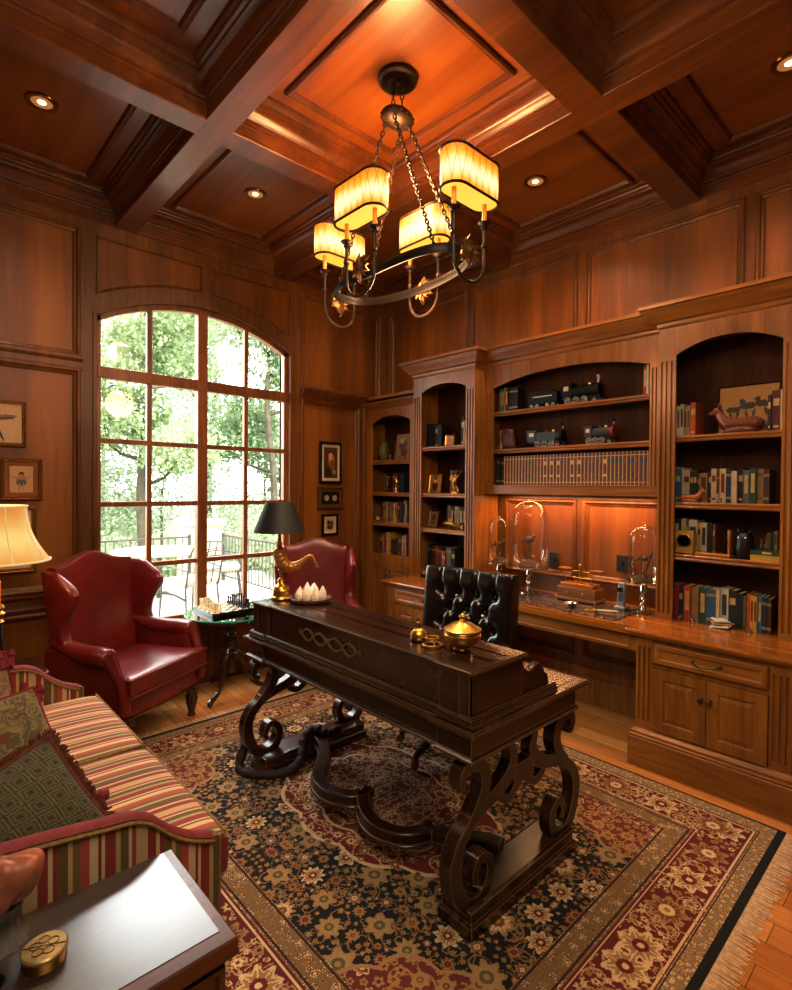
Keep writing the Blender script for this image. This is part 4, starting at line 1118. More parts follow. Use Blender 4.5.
# ================================================================== WING CHAIRS
def wing_chair(label, loc, rz):
    t = thing('wing_chair', label, 'armchair', loc, rz)
    L = 'redleather'
    # seat base
    mb = MB(); P = lambda u, v, h: (u, v, h)
    out = [(-.34, -.30), (.34, -.30), (.37, .30)]+[(.37*cos(pi*k/10)*1.0, .30+.055*sin(pi*k/10)) for k in range(1, 10)]+[(-.37, .30)]
    mb.prism(out, .22, .37, P); weld(mb.build('seat_base', L, t, bevel=.02, seg=3))
    nl = [(x, y) for x, y in out]
    MB().tube([(x*1.004, y*1.004+.001, .224) for x, y in nl], .005, 6, closed=True).build('nailhead_trim', 'brassdk', t)
    # cushion
    S = lambda u, v: ((u-.5)*(.60+.12*max(0, (v-.72)/.28)**.5 if v > .72 else .60), -.24+v*.62, .415+.018*(1-(2*u-1)**2)*(1-(2*v-1)**2))
    c = weld(puff(MB(), S, 22, 22, .135, 9).build('seat_cushion', L, t))
    def rimp(dz): return [Vector((lambda w: w)(S(u, v)))+Vector((0, 0, dz)) for u, v in [(i/14, 1) for i in range(15)]+[(1, 1-i/14) for i in range(1, 15)]+[(0, i/14) for i in range(1, 14)]]
    mbp = MB()
    for dz in (-.055, .052):
        mbp.tube([S(0, .06+.94*i/8)[:2]+(.415+dz,) for i in range(9)]+[S(i/10, 1)[:2]+(.415+dz,) for i in range(1, 10)]+[S(1, 1-.94*i/8)[:2]+(.415+dz,) for i in range(9)], .006, 6)
    mbp.build('piping', 'piping', c)
    # back
    def SB(u, v):
        x = (u-.5)*(.62+.04*v); top = 1.10+.075*math.exp(-((u-.5)/.24)**2)
        z = .30+v*(top-.30); y = -.26-.14*v-.02*sin(pi*v)+.05*(2*u-1)**2*v
        return (x, y, z)
    weld(puff(MB(), lambda u, v: SB(1-u, v), 22, 22, lambda u, v: .15-.03*v, 7).build('backrest', L, t))
    for s in (-1, 1):
        # wing
        def SW(u, v):
            z = .56+v*.53
            f = .02+.13*math.exp(-((v-.72)/.25)**2)+.10*math.exp(-(v/.16)**2)-.07*max(0, v-.8)/.2
            y0 = -.29-.12*v; y1 = -.19-.02*v+f
            return (s*(.325+.035*u+.015*v), lerp(y0, y1, u), z-.05*u*max(0, v-.6))
        weld(puff(MB(), SW, 12, 18, .085, 3.2).build('wing', L, t))
        # side panel below arm
        def SP(u, v):
            z = .23+v*.38; yf = .30-.10*v+.03*sin(pi*v); return (s*(.345+.01*v), lerp(-.34, yf, u), z)
        weld(puff(MB(), SP, 14, 10, .07, 8).build('side_panel', L, t))
        # rolled arm
        pts = smooth_path([(s*.335, -.30, .66), (s*.345, -.15, .615), (s*.36, 0, .60), (s*.375, .14, .60), (s*.38, .215, .595)], 5)
        a = MB(); a.tube(pts, interp_list([.045, .055, .062, .066, .062], len(pts)), 16, flat=(.85, 1)); a.ball(pts[-1], .062, 16, (1, .45, .9))
        # scroll front sweeping down
        fr = smooth_path([(s*.38, .215, .60), (s*.372, .262, .53), (s*.362, .30, .45), (s*.358, .325, .36), (s*.355, .33, .26)], 4)
        a.tube(fr, interp_list([.058, .036, .032, .036, .036], len(fr)), 14)
        weld(a.build('armrest', L, t))
        # legs
        for yy, k in ((.29, 1), (-.30, 0)):
            mb = MB()
            x = s*.30
            if k: prof = [(.040, .225), (.040, .20), (.046, .195), (.046, .18), (.034, .165), (.038, .12), (.026, .06), (.020, .02), (.024, .012), (.024, 0)]
            else: prof = [(.034, .225), (.028, .12), (.022, 0)]
            mb.lathe([(r*1.25, z) for r, z in prof[::-1]], (x, yy, 0), 8 if k else 4, Matrix.Rotation(pi/8 if k else pi/4, 3, 'Z'))
            mb.build('leg', 'tablewood', t, smooth=25)
    return t
wc = wing_chair('oxblood leather wing chair beside the sofa, its seat empty, at the left of the window', (1.13, 3.78, 0), math.radians(-150)); wc.scale = (.97, .88, .985)
wc = wing_chair('oxblood leather wing chair in the corner behind the desk, under the three small frames', (2.60, 3.79, 0), math.radians(145)); wc.scale = (.88, .86, .975)

# ================================================================== DESK
DX, DY = 1.83, 1.98
desk = thing('writing_desk', 'dark carved walnut writing desk with scrolled lyre ends, standing on the rug', 'desk', (DX, DY, .007))
def L_(x, y): return (x-DX, y-DY)
def rect(x0, x1, y0, y1, jog=.0, jl=.16):
    """outline, ccw, with break-fronts at the ends of the long front side (x0)"""
    if not jog: return [L_(x0, y0), L_(x1, y0), L_(x1, y1), L_(x0, y1)]
    return [L_(x0, y0), L_(x1, y0), L_(x1, y1), L_(x0, y1), L_(x0, y1-jl), L_(x0+jog, y1-jl), L_(x0+jog, y0+jl), L_(x0, y0+jl)]
y0, y1 = 1.17, 2.77
mb = MB(); r = rect(1.452, 2.16, y0, y1, .014)
mb.loft(r, [(0.06, .64), (-.010, .64), (-.012, .650), (-.004, .656), (0, .66), (0, .725)]); mb.build('apron', 'desk', desk, fix=True)
mb = MB(); r = rect(1.452, 2.21, y0, y1, .014)
mb.loft(r, [(.1, .722), (-.002, .722), (-.010, .728), (-.022, .735), (-.024, .748), (-.018, .755), (.004, .757)])
mb.prism([(a, b) for a, b in rect(1.456, 2.206, y0+.004, y1-.004)], .73, .757, lambda u, v, h: (u, v, h)); mb.build('desktop', 'deskedge', desk, smooth=30)
MB().prism(rect(1.50, 2.19, y0+.02, y1-.02), .7572, .7585, lambda u, v, h: (u, v, h)).build('writing_surface', 'desktopm', desk)
mb = MB(); r = rect(1.452, 2.02, y0+.004, y1-.004, .012)
mb.loft(r, [(.05, .757), (.002, .757), (-.002, .763), (.004, .772), (.002, .782), (.010, .79), (.05, .791)]); mb.build('step_moulding', 'deskedge', desk, smooth=30)
mb = MB(); r = rect(1.47, 1.785, y0+.022, y1-.030, .012, .15)
mb.loft(r, [(.03, .788), (0, .788), (0, .935), (.03, .935)]); mb.build('upper_case', 'deskx', desk, smooth=30)
mb = MB(); r = rect(1.47, 1.79, y0+.022, y1-.030, .012, .15)
mb.loft(r, [(.05, .932), (0, .932), (-.012, .938), (-.014, .948), (-.008, .954), (.006, .956), (.05, .956)]); mb.build('top_moulding', 'deskedge', desk, smooth=30)
mb = MB(); mb.prism(rect(1.485, 1.785, y0+.035, y1-.045), .94, .9555, lambda u, v, h: (u, v, h)); 
for x in (1.60, 1.615, 1.70): mb.prism(rect(x, x+.006, y0+.035, y1-.045), .9555, .9585, lambda u, v, h: (u, v, h))
mb.build('top_panel', 'desktopm', desk)
# corner posts of the upper case
for ya in (y0+.022, y1-.030-.05):
    MB().prism(rect(1.466, 1.48, ya, ya+.05), .79, .934, lambda u, v, h: (u, v, h)).build('corner_post', 'deskend', desk)
# interlaced ornament
mb = MB(); orn = []
yc, zc = 2.05, .868
def guill(y0_, sg):
    P_ = [(0, 0), (.035, .026), (.075, .02), (.105, 0), (.13, -.022), (.165, -.026), (.20, 0), (.165, .026), (.13, .022), (.105, 0), (.075, -.022), (.035, -.026)]
    pts = smooth_path([(a, b) for a, b in P_], 5, True); L = [(1.476-DX, y0_-DY+sg*a, zc+b) for a, b in pts]
    mb.tube(L, .0062, 7, closed=True)
guill(yc+.012, 1); guill(yc-.012, -1)
mb.ball((1.478-DX, yc-DY, zc), .014, 10, (.5, 1, 1.3))
for s in (-1, 1):
    for q in range(3): mb.ball((1.478-DX, yc-DY+s*(.222+.012*q), zc+(.008 if q == 1 else -.004)), .011-.002*q, 8, (.5, 1, 1))
mb.build('carved_guilloche', wood('carved_ornament', '#3a2412', '#6b4a2a', '#8f6a40', .3, 'y'), desk)
# gallery brackets behind the upper case
for ya in (y0+.03, y1-.06):
    poly = [(1.785, .79), (1.785, .935), (1.80, .945), (1.815, .93), (1.808, .905), (1.815, .885), (1.84, .868), (1.87, .868), (1.89, .882), (1.915, .888), (1.945, .87), (1.96, .84), (1.985, .825), (1.995, .79)]
    MB().prism([(a-DX, b) for a, b in poly], ya-DY, ya+.028-DY, lambda u, v, h: (u, h, v)).build('scroll_bracket', 'deskx', desk, bevel=.004)
# lyre ends
SL = smooth_path([(1.535, .165), (1.520, .20), (1.545, .245), (1.590, .235), (1.612, .185), (1.590, .125), (1.530, .095), (1.455, .125), (1.405, .20), (1.395, .28), (1.43, .345), (1.492, .392), (1.548, .45), (1.580, .51), (1.572, .565), (1.530, .600), (1.468, .603), (1.437, .575), (1.448, .535), (1.480, .532)], 5)
SL = [Vector((p.x if p.x > 1.5 else 1.5-(1.5-p.x)*.82, p.y)) for p in SL]
wS = interp_list([.026, .03, .034, .038, .042, .048, .054, .056, .058, .056, .05, .044, .05, .054, .052, .046, .042, .036, .03, .026], len(SL))
def lyre(ya, yb, cx=1.825):
    t = MB(); P = lambda u, v, h: (u-DX, h, v)
    for m_ in (0, 1):
        S = [Vector((p.x, p.y)) if m_ == 0 else Vector((2*cx-p.x, p.y)) for p in SL]
        t.ribbon(S, wS, ya-DY, yb-DY, P)
        br = smooth_path([(1.50, .40), (1.585, .432), (1.665, .455), (1.73, .49), (1.76, .545), (1.745, .60), (1.765, .645)], 5); S = [p if m_ == 0 else Vector((2*cx-p.x, p.y)) for p in br]
        t.ribbon(S, interp_list([.05, .05, .055, .062, .05, .04, .03], len(S)), ya-DY+.004, yb-DY-.004, P)
        ar = smooth_path([(1.66, .452), (1.69, .415), (1.735, .40), (1.78, .425), (1.83, .455)], 5); S = [p if m_ == 0 else Vector((2*cx-p.x, p.y)) for p in ar]
        t.ribbon(S, .035, ya-DY+.006, yb-DY-.006, P)
        sp_ = arc(1.54, .185, .022, 0, 360, 10)
    t.ribbon([(cx-.07, .478), (cx+.07, .478)], .075, ya-DY+.002, yb-DY-.002, P)
    return t
for nm, ya, yb in (('lyre_end', 1.20, 1.255), ('lyre_end', 2.695, 2.75)):
    o = lyre(ya, yb).build(nm, 'deskend', desk, bevel=.006, smooth=45, seg=2)
    yb0, yb1 = ya-.02, yb+.075 if ya < 2 else yb+.02
    if ya > 2: yb0 = ya-.075
    mb = MB(); r = rect(1.475, 2.185, yb0, yb1); mb.loft(r, [(.05, .0), (-.006, 0), (-.006, .045), (.004, .052), (.006, .058), (.006, .088), (.0, .092), (.0, .098), (.012, .102), (.05, .102)])
    mb.build('foot_plank', 'deskx', desk, smooth=30)
    MB().prism(rect(1.487, 2.173, yb0+.012, yb1-.012), .09, .1025, lambda u, v, h: (u, v, h)).build('plank_top', wood('plank_top_walnut', '#180b06', '#33180c', '#55301a', .28, 'x', 1.2, .3, .2), desk)
# serpentine stretcher
ST = smooth_path([(1.80, 2.70), (1.80, 2.56), (1.74, 2.44), (1.64, 2.33), (1.545, 2.22), (1.525, 2.10), (1.57, 2.00), (1.64, 1.965)], 6)
ST2 = smooth_path([(1.655, 1.985), (1.60, 1.93), (1.545, 1.84), (1.525, 1.73), (1.575, 1.62), (1.68, 1.565)], 6)
ST3 = smooth_path([(1.675, 1.60), (1.70, 1.50), (1.76, 1.42), (1.80, 1.36), (1.82, 1.30)], 6)
mb = MB()
for q in (ST, ST2, ST3):
    q = [Vector(L_(p.x, p.y)) for p in q]
    mb.ribbon(q, .062, .095, .145, lambda u, v, h: (u, v, h)); mb.ribbon(q, .078, .085, .10, lambda u, v, h: (u, v, h))
mb.build('stretcher', 'desk', desk, bevel=.006, smooth=40)
for (x, y) in ((1.655, 1.975), (1.685, 1.585)): MB().ball(L_(x, y)+(.125,), .042, 14, (1, 1, .7)).build('carved_knot', 'desk', desk)

# cord draped round the far foot
pts = smooth_path([(1.46, 2.80, .16), (1.40, 2.77, .03), (1.44, 2.64, .03), (1.56, 2.56, .03), (1.67, 2.58, .05), (1.74, 2.64, .13), (1.80, 2.62, .18), (1.84, 2.55, .16), (1.90, 2.54, .17), (1.93, 2.60, .12)], 7)
mb = MB(); n = len(pts); mb.tube(pts, [.026*(1+.16*sin(i*1.9)) for i in range(n)], 10)
tag(mb.build('draped_cord', plain('mauve_cord', '#2e1b1c', .7, 0, .3, 30)), 'thick crinkled dark mauve cord wound round the far end of the desk stretcher', 'cord')

# ================================================================== DESK CHAIR
dc = thing('desk_chair', 'black button-tufted leather swivel chair tucked in behind the desk', 'office chair', (2.42, 2.15, .008), math.radians(90+6))
# local: +y = forward... rotated so that forward faces -x
W = .66
tuf = []
for r_, z in enumerate((.93, .83, .73, .63)):
    k = 4 if r_ % 2 == 0 else 3
    for i in range(k): tuf.append(((i-(k-1)/2)*.135, z))
def SBk(u, v):
    x = (u-.5)*W; z = .50+v*.575; return (x, -.20-.05*v-.02*(1-(2*u-1)**2), z)
segs = []
for (a, b) in tuf:
    for (c, d_) in tuf:
        if 0 < abs(a-c) < .08 and 0 < b-d_ < .12: segs.append((a, b, c, d_))
for (a, b) in tuf[:4]: segs.append((a, b, a, 1.06))
def dimp(u, v):
    x, y, z = SBk(u, v); s = 0
    for a, b in tuf: s += .034*math.exp(-(((x-a)/.020)**2+((z-b)/.020)**2)) + .020*math.exp(-(((x-a)/.042)**2+((z-b)/.042)**2))
    q = 0
    for a, b, c, d_ in segs:
        vx, vz = c-a, d_-b; t_ = max(0, min(1, ((x-a)*vx+(z-b)*vz)/(vx*vx+vz*vz))); dd = math.hypot(x-a-t_*vx, z-b-t_*vz); q = max(q, .017*math.exp(-(dd/.012)**2))
    return s+q
b = weld(puff(MB(), lambda u, v: SBk(1-u, v), 90, 80, .12, 7, dim=lambda u, v: dimp(1-u, v)).build('backrest', 'blackleather', dc))
for a, z in tuf: MB().ball((a, -.215-.045*((z-.5)/.575)+.025, z), .009, 8).build('button', 'blackleather', b)
weld(puff(MB(), lambda u, v: ((u-.5)*.6, -.20+v*.50, .45), 16, 16, .12, 7).build('seat', 'blackleather', dc))
for s in (-1, 1):
    MB().tube(smooth_path([(s*.30, -.18, .66), (s*.32, -.05, .665), (s*.32, .10, .66), (s*.31, .17, .62), (s*.30, .15, .5)], 5), .024, 10).build('armrest', 'tablewood', dc)
MB().lathe([(.03, .12), (.035, .16), (.022, .2), (.025, .36), (.06, .39), (.06, .40)], n=16).build('pedestal', 'tablewood', dc)
for i in range(5):
    a = i*2*pi/5+pi/2
    MB().tube([(0, 0, .15), (.15*cos(a), .15*sin(a), .14), (.26*cos(a), .26*sin(a), .09), (.29*cos(a), .29*sin(a), .07)], [.035, .03, .022, .018], 8).build('base_arm', 'tablewood', dc)
    mb = MB(); mb.tube([(.29*cos(a)-.012*sin(a), .29*sin(a)+.012*cos(a), .034), (.29*cos(a)+.012*sin(a), .29*sin(a)-.012*cos(a), .034)], .025, 14); mb.tube([(.29*cos(a), .29*sin(a), .075), (.29*cos(a), .29*sin(a), .05)], .012, 8); mb.build('caster', 'brassdk', dc)

# ================================================================== SOFA
sf = thing('sofa', 'striped red, gold and olive fabric sofa along the left side, loaded with tasselled pillows', 'sofa', (.30, 2.40, 0))
ox, oy = .30, 2.40
mb = MB(); mb.box(-.15-ox, .715-ox, 1.62-oy, 3.22-oy, .06, .34); mb.build('seat_base', 'stripe_y', sf, bevel=.02, seg=3)
for a, b_ in ((1.61, 2.385), (2.395, 3.16)):
    S = lambda u, v, a=a, b_=b_: (-.02-ox+u*.80, a-oy+v*(b_-a), .425+.012*(1-(2*u-1)**4)*(1-(2*v-1)**4))
    c = weld(puff(MB(), S, 22, 22, .155, 10).build('seat_cushion', 'stripe_y', sf))
    mb = MB()
    for dz in (.068, -.06):
        mb.tube([(.772-ox, a+.015-oy, .425+dz), (.772-ox, b_-.015-oy, .425+dz)], .006, 6); mb.tube([(.05-ox, a+.012-oy, .425+dz), (.765-ox, a+.008-oy, .425+dz)], .006, 6)
    mb.build('piping', 'trimfringe', c)
def SBs(u, v): return (-.10-ox-.05*v, 1.55-oy+u*1.70, .30+v*.62-.05*(2*u-1)**4*v)
weld(puff(MB(), lambda u, v: SBs(u, v), 24, 12, .17, 7).build('backrest', 'stripe_y', sf))
armp = [(-.15, .78), (.0, .765), (.17, .745), (.30, .73), (.40, .715), (.47, .705), (.52, .68), (.57, .63), (.63, .585), (.70, .555)]
AP = smooth_path(armp, 5)
for ya, yb in ((1.55, 1.585), (3.18, 3.215)):
    P = lambda u, v, h: (u-ox, h-oy, v)
    poly = [(p.x, p.y-.012) for p in AP]+[(.715, .54), (.715, .06), (-.15, .06)]
    mb = MB(); mb.prism(poly, ya, yb, P); a = mb.build('arm', 'stripe_x', sf, smooth=30)
    mb = MB()
    n = len(AP)
    mb.grid(lambda u, v: (lambda p, w: (p.x-ox, lerp(ya-.006, yb+.006, v)-oy, p.y-.014+.012*(1-abs(2*v-1)**2.5)))(AP[min(n-1, int(round(u*(n-1))))], 0), n-1, 8)
    mb.grid(lambda u, v: (lambda p: (p.x-ox, lerp(ya-.006, yb+.006, v)-oy, p.y-.022))(AP[min(n-1, int(round(u*(n-1))))]), n-1, 1)
    mb.build('top_band', 'band', a)
    mb = MB()
    for yy in (ya-.004, yb+.004):
        mb.tube([(p.x-ox, yy-oy, p.y-.024) for p in AP], .007, 6)
    mb.tube([(.718-ox, ya-.004-oy, .54), (.718-ox, ya-.004-oy, .08)], .004, 6)
    mb.build('braid', 'trimfringe', a)
mb = MB(); 
for x in (-.10, .66):
    for y in (1.60, 3.18):
        MB().lathe([(.022, 0), (.034, .06)], (x-ox, y-oy, 0), 10).build('leg', 'tablewood', sf)

# pillows: quad corners (bottom-left, bottom-right, top-right, top-left)
def pillow(name, label, cs, mat, T, fringe=None, tassels=False, tm=None):
    cs = [Vector(c) for c in cs]; ctr = sum(cs, Vector())/4
    t = thing(name, label, 'pillow', ctr)
    cs = [c-ctr for c in cs]
    def S(u, v):
        a = cs[0].lerp(cs[1], u); b = cs[3].lerp(cs[2], u); p = a.lerp(b, v)
        k = .07*(1-(2*u-1)**2)*((2*v-1)**2)+.07*(1-(2*v-1)**2)*((2*u-1)**2)
        return p*(1-k)
    mb = MB(); puff(mb, S, 20, 20, T, 2.2)
    nv = 21; uvl = [((.5-.5*cos(pi*i/20)), (.5-.5*cos(pi*j/20))) for s in (0, 1) for j in range(21) for i in range(21)]
    o = mb.build('cover', mat, t, fix=False)
    uv = o.data.uv_layers.new(name='UVMap')
    for li, l in enumerate(o.data.loops): uv.data[li].uv = uvl[l.vertex_index]
    weld(o)
    rim = [S(i/24, 0) for i in range(24)]+[S(1, i/24) for i in range(24)]+[S(1-i/24, 1) for i in range(24)]+[S(0, 1-i/24) for i in range(24)]
    if fringe:
        mb = MB(); rr = random.Random(3)
        for i in range(len(rim)):
            p0, p1 = rim[i], rim[(i+1) % len(rim)]
            for k in range(9):
                p = p0.lerp(p1, k/9); o_ = p.normalized()
                for q in range(2):
                    d_ = (o_+Vector((rr.uniform(-.7, .7), rr.uniform(-.7, .7), rr.uniform(-.7, .7)))*.8).normalized()*fringe*rr.uniform(.7, 1.1)
                    w_ = (p1-p0).normalized()*.004
                    mb.add([p-w_, p+w_, p+d_+w_*.6, p+d_-w_*.6], [(0, 1, 2, 3)])
        mb.tube(rim, fringe*.42, 8, closed=True)
        f = mb.build('brush_fringe', tm or 'brownfringe', t, smooth=0, fix=False); f['kind'] = 'stuff'
    else:
        MB().tube(rim, .007, 6, closed=True).build('piping', tm or 'tassel', t)
    if tassels:
        for ci, idx in enumerate(tassels):
            p = cs[idx]; 
            for k in range(4):
                rr = random.Random(k+ci*7); o_ = p+Vector((rr.uniform(-.03, .03), rr.uniform(-.03, .03), rr.uniform(-.02, .03)))
                dn = Vector((rr.uniform(-.02, .03), rr.uniform(-.03, .0), -.055 if idx != 1 else -.012)); 
                if idx == 1: dn = Vector((rr.uniform(.02, .06), rr.uniform(-.04, .02), -.004)); o_.z = p.z+.012
                mb = MB(); mb.tube([o_, o_+dn*.35, o_+dn*.45, o_+dn], [.010, .014, .010, .018], 8); mb.build('tassel', 'tassel', t)
    return t
pillow('lattice_pillow', 'dark green lattice-patterned pillow with a rust brush fringe, nearest the carved chest', [(.13, 1.745, .53), (.50, 1.76, .535), (.345, 1.96, .81), (.0, 1.86, .70)], 'pil_lattice', .16, fringe=.032)
pillow('scroll_pillow', 'olive scroll-patterned pillow with crimson tassels behind the lattice pillow', [(.08, 1.98, .53), (.475, 2.02, .53), (.345, 2.20, .90), (.0, 2.16, .88)], 'pil_green', .13, tassels=(2, 1))
pillow('floral_pillow', 'pale beige floral pillow leaning in the middle of the sofa back', [(.07, 2.36, .52), (.38, 2.33, .52), (.285, 2.36, 1.0), (.0, 2.44, .98)], 'pil_floral', .13, tassels=(2,))

# ================================================================== CHEST (foreground)
ch = thing('carved_chest', 'dark wooden chest with a glossy framed top, in front of the sofa arm', 'chest', (.22, 1.30, 0))
cx0, cx1, cy0, cy1 = -.12, .555, 1.10, 1.495
q = lambda x, y: (x-.22, y-1.30)
mb = MB(); mb.box(cx0+.02-.22, cx1-.02-.22, cy0+.02-1.3, cy1-.01-1.3, .05, .565); mb.build('body', 'chestrim', ch, bevel=.004)
mb = MB(); r = [q(cx0, cy0), q(cx1, cy0), q(cx1, cy1), q(cx0, cy1)]
mb.loft(r, [(.03, .56), (0, .56), (-.002, .568), (0, .575), (0, .596), (.004, .600), (.040, .600), (.042, .594)]); mb.build('rim', 'chestrim', ch, smooth=30)
MB().box(cx0+.03-.22, cx1-.026-.22, cy0+.040-1.3, cy1-.006-1.3, .57, .6015).build('top_panel', 'chest', ch)
mb = MB(); P = lambda u, v, h: (u-.22, cy0+.018-h-1.3, v)
for cx_ in (.40, .08):
    mb.frame(cx_-.13, cx_+.13, .10, .54, [(0, 0), (0, .008), (.012, .008), (.018, 0)], P)
    for r_ in (.035, .06, .085, .105): mb.tube([P(cx_+r_*cos(a_*pi/12), .33+r_*1.6*sin(a_*pi/12), .002) for a_ in range(24)], .006, 6, closed=True)
mb.build('carved_front', 'chestrim', ch)
for x in (cx0+.03, cx1-.06):
    for y in (cy0+.03, cy1-.06): MB().box(x-.22, x+.04-.22, y-1.3, y+.04-1.3, 0, .06).build('foot', 'chestrim', ch, bevel=.006)
# ================================================================== CHANDELIER
cd = thing('chandelier', 'bronze iron chandelier with four glowing mica shades hanging from the centre coffer', 'chandelier', (1.865, 2.02, 0))
MB().lathe([(0, 3.605), (.02, 3.607), (.028, 3.618), (.03, 3.63), (.055, 3.634), (.058, 3.642), (.085, 3.640), (.098, 3.648), (.102, 3.66), (.10, 3.668)], n=32).build('canopy', 'iron', cd)
mb = MB(); mb.lathe([(0, 3.425), (.05, 3.43), (.085, 3.445), (.092, 3.455), (.092, 3.475), (.085, 3.485), (.05, 3.495), (0, 3.497)], n=32, sy=.75)
for i in range(16): a = i*pi/8; mb.ball((.090*cos(a), .068*sin(a), 3.465), .008, 6)
mb.build('hub', 'iron', cd, smooth=50)
def chain(p0, p1, r=.0036, l=.030):
    p0, p1 = Vector(p0), Vector(p1); n = max(2, int((p1-p0).length/(l*.74))); d = (p1-p0).normalized(); a = d.orthogonal().normalized(); b = d.cross(a); mb = MB()
    for i in range(n):
        c = p0.lerp(p1, (i+.5)/n); s = a if i % 2 else b
        mb.tube([c+d*cos(q*pi/5)*l*.5+s*sin(q*pi/5)*l*.27 for q in range(10)], r, 5, closed=True)
    return mb
for s in (-1, 1): chain((s*.03, 0, 3.60), (s*.03, 0, 3.49)).build('chain', 'iron', cd)
for sx in (-1, 1):
    for sy in (-1, 1): chain((sx*.05, sy*.03, 3.44), (sx*.10, sy*.36, 2.675)).build('chain', 'iron', cd)
rg = [(.17*math.copysign(abs(cos(a))**.75, cos(a)), .43*math.copysign(abs(sin(a))**.75, sin(a)), 2.645+.020*abs(sin(a))) for a in [2*pi*i/48 for i in range(48)]]
mb = MB(); P = lambda u, v, h: (u, v, h)
mb.tube(rg, .020, 8, closed=True, flat=(1.15, .42)); mb.build('ring_frame', plain('dark_bronze_ring', '#20150d', .5, .4), cd)
def stad(a, r, n=14):
    L = []
    for i in range(n+1): q = -pi/2+pi*i/n; L.append((a+r*cos(q), r*sin(q)))
    for i in range(n+1): q = pi/2+pi*i/n; L.append((-a+r*cos(q), r*sin(q)))
    # resample the straight runs
    out = []
    for p, q in zip(L, L[1:]+L[:1]):
        d = math.hypot(q[0]-p[0], q[1]-p[1]); k = max(1, int(d/.02))
        for j in range(k): out.append((lerp(p[0], q[0], j/k), lerp(p[1], q[1], j/k)))
    return out
def lit_shade(z0, z1, parent, a=.098, r=.064):
    L = stad(a, r); n = len(L); mb = MB(); nv = 6
    per = [0]; 
    for p, q in zip(L, L[1:]+L[:1]): per.append(per[-1]+math.hypot(q[0]-p[0], q[1]-p[1]))
    vs = []; uv = []
    for j in range(nv+1):
        for i in range(n+1):
            p = L[i % n]; k = 1+.015*sin(pi*j/nv); vs.append((p[0]*k, p[1]*k, lerp(z0, z1, j/nv))); uv.append((per[i]/per[-1], j/nv))
    fs = [(j*(n+1)+i, j*(n+1)+i+1, (j+1)*(n+1)+i+1, (j+1)*(n+1)+i) for j in range(nv) for i in range(n)]
    mb.add(vs, fs); o = mb.build('shade', 'shade', parent, fix=False)
    u = o.data.uv_layers.new(name='UVMap')
    for li, l in enumerate(o.data.loops): u.data[li].uv = uv[l.vertex_index]
    mb = MB(); mb.prism([(p[0]*.97, p[1]*.97) for p in L], z0+.006, z0+.008, lambda x, y, h: (x, y, h)); mb.build('diffuser', 'shadebot', o)
    mb = MB()
    for z in (z0, z1): mb.tube([(p[0]*1.01, p[1]*1.01, z) for p in L], .006, 6, closed=True)
    mb.build('rim', 'iron', o)
    MB().lathe([(.004, z1-.03), (.004, z1+.01), (.010, z1+.018), (.012, z1+.026), (.004, z1+.036), (0, z1+.05)], n=10).build('finial', 'brassdk', o)
    return o
for (x, y, a) in ((-.235, 0, pi/2), (.20, 0, pi/2), (0, -.475, 0), (0, .475, 0)):
    br = bpy.data.objects.new('candle_arm', None); COL.objects.link(br); br.parent = cd; br.location = (x, y, 0); br.rotation_euler = (0, 0, a)
    # U bracket with rosette; sub-parts
    mb = MB()
    U = [(-.105, 2.80), (-.105, 2.62)]+[(-.105*cos(pi*i/10), 2.61-.095*sin(pi*i/10)) for i in range(1, 10)]+[(.105, 2.62), (.105, 2.80)]
    mb.tube([(p, 0, z) for p, z in U], .0085, 8)
    for s in (-1, 1):
        mb.lathe([(.012, 2.775), (.016, 2.785), (.010, 2.793), (.026, 2.80), (.031, 2.806), (.012, 2.807)], (s*.105, 0, 0), 16)
        mb.lathe([(.010, 2.69), (.014, 2.70), (.010, 2.71)], (s*.105, 0, 0), 10)
    rs_ = MB()
    for i in range(12):
        q = i*pi/6; L = .070 if i % 2 else .056
        c = Vector((0, 0, 2.655)); d = Vector((cos(q), 0, sin(q))); w = Vector((-sin(q), 0, cos(q)))
        pts = [c+d*.008, c+d*L*.6+w*.013+Vector((0, .012, 0)), c+d*L, c+d*L*.6-w*.013+Vector((0, .012, 0))]
        rs_.add(pts+[p+Vector((0, -.010, 0)) for p in pts], [(0, 1, 2, 3), (7, 6, 5, 4), (0, 4, 5, 1), (1, 5, 6, 2), (2, 6, 7, 3), (3, 7, 4, 0)])
    rs_.ball((0, 0, 2.655), .018, 10); rs_.build('leaf_rosette', 'bronzeleaf', br, smooth=0)
    mb.tube(smooth_path([(0, 0, 2.575), (.02, 0, 2.60), (0, 0, 2.635), (-.01, 0, 2.69), (0, 0, 2.71)], 4), .004, 6)
    o = mb.build('bracket', 'iron', br, smooth=40)
    for s in (-1, 1): MB().lathe([(.011, 2.806), (.011, 2.90), (0, 2.90)], (s*.105*.72 if False else s*.105, 0, 0), 12).build('candle_sleeve', 'candle', br)
    sh = lit_shade(2.885, 3.05, br)

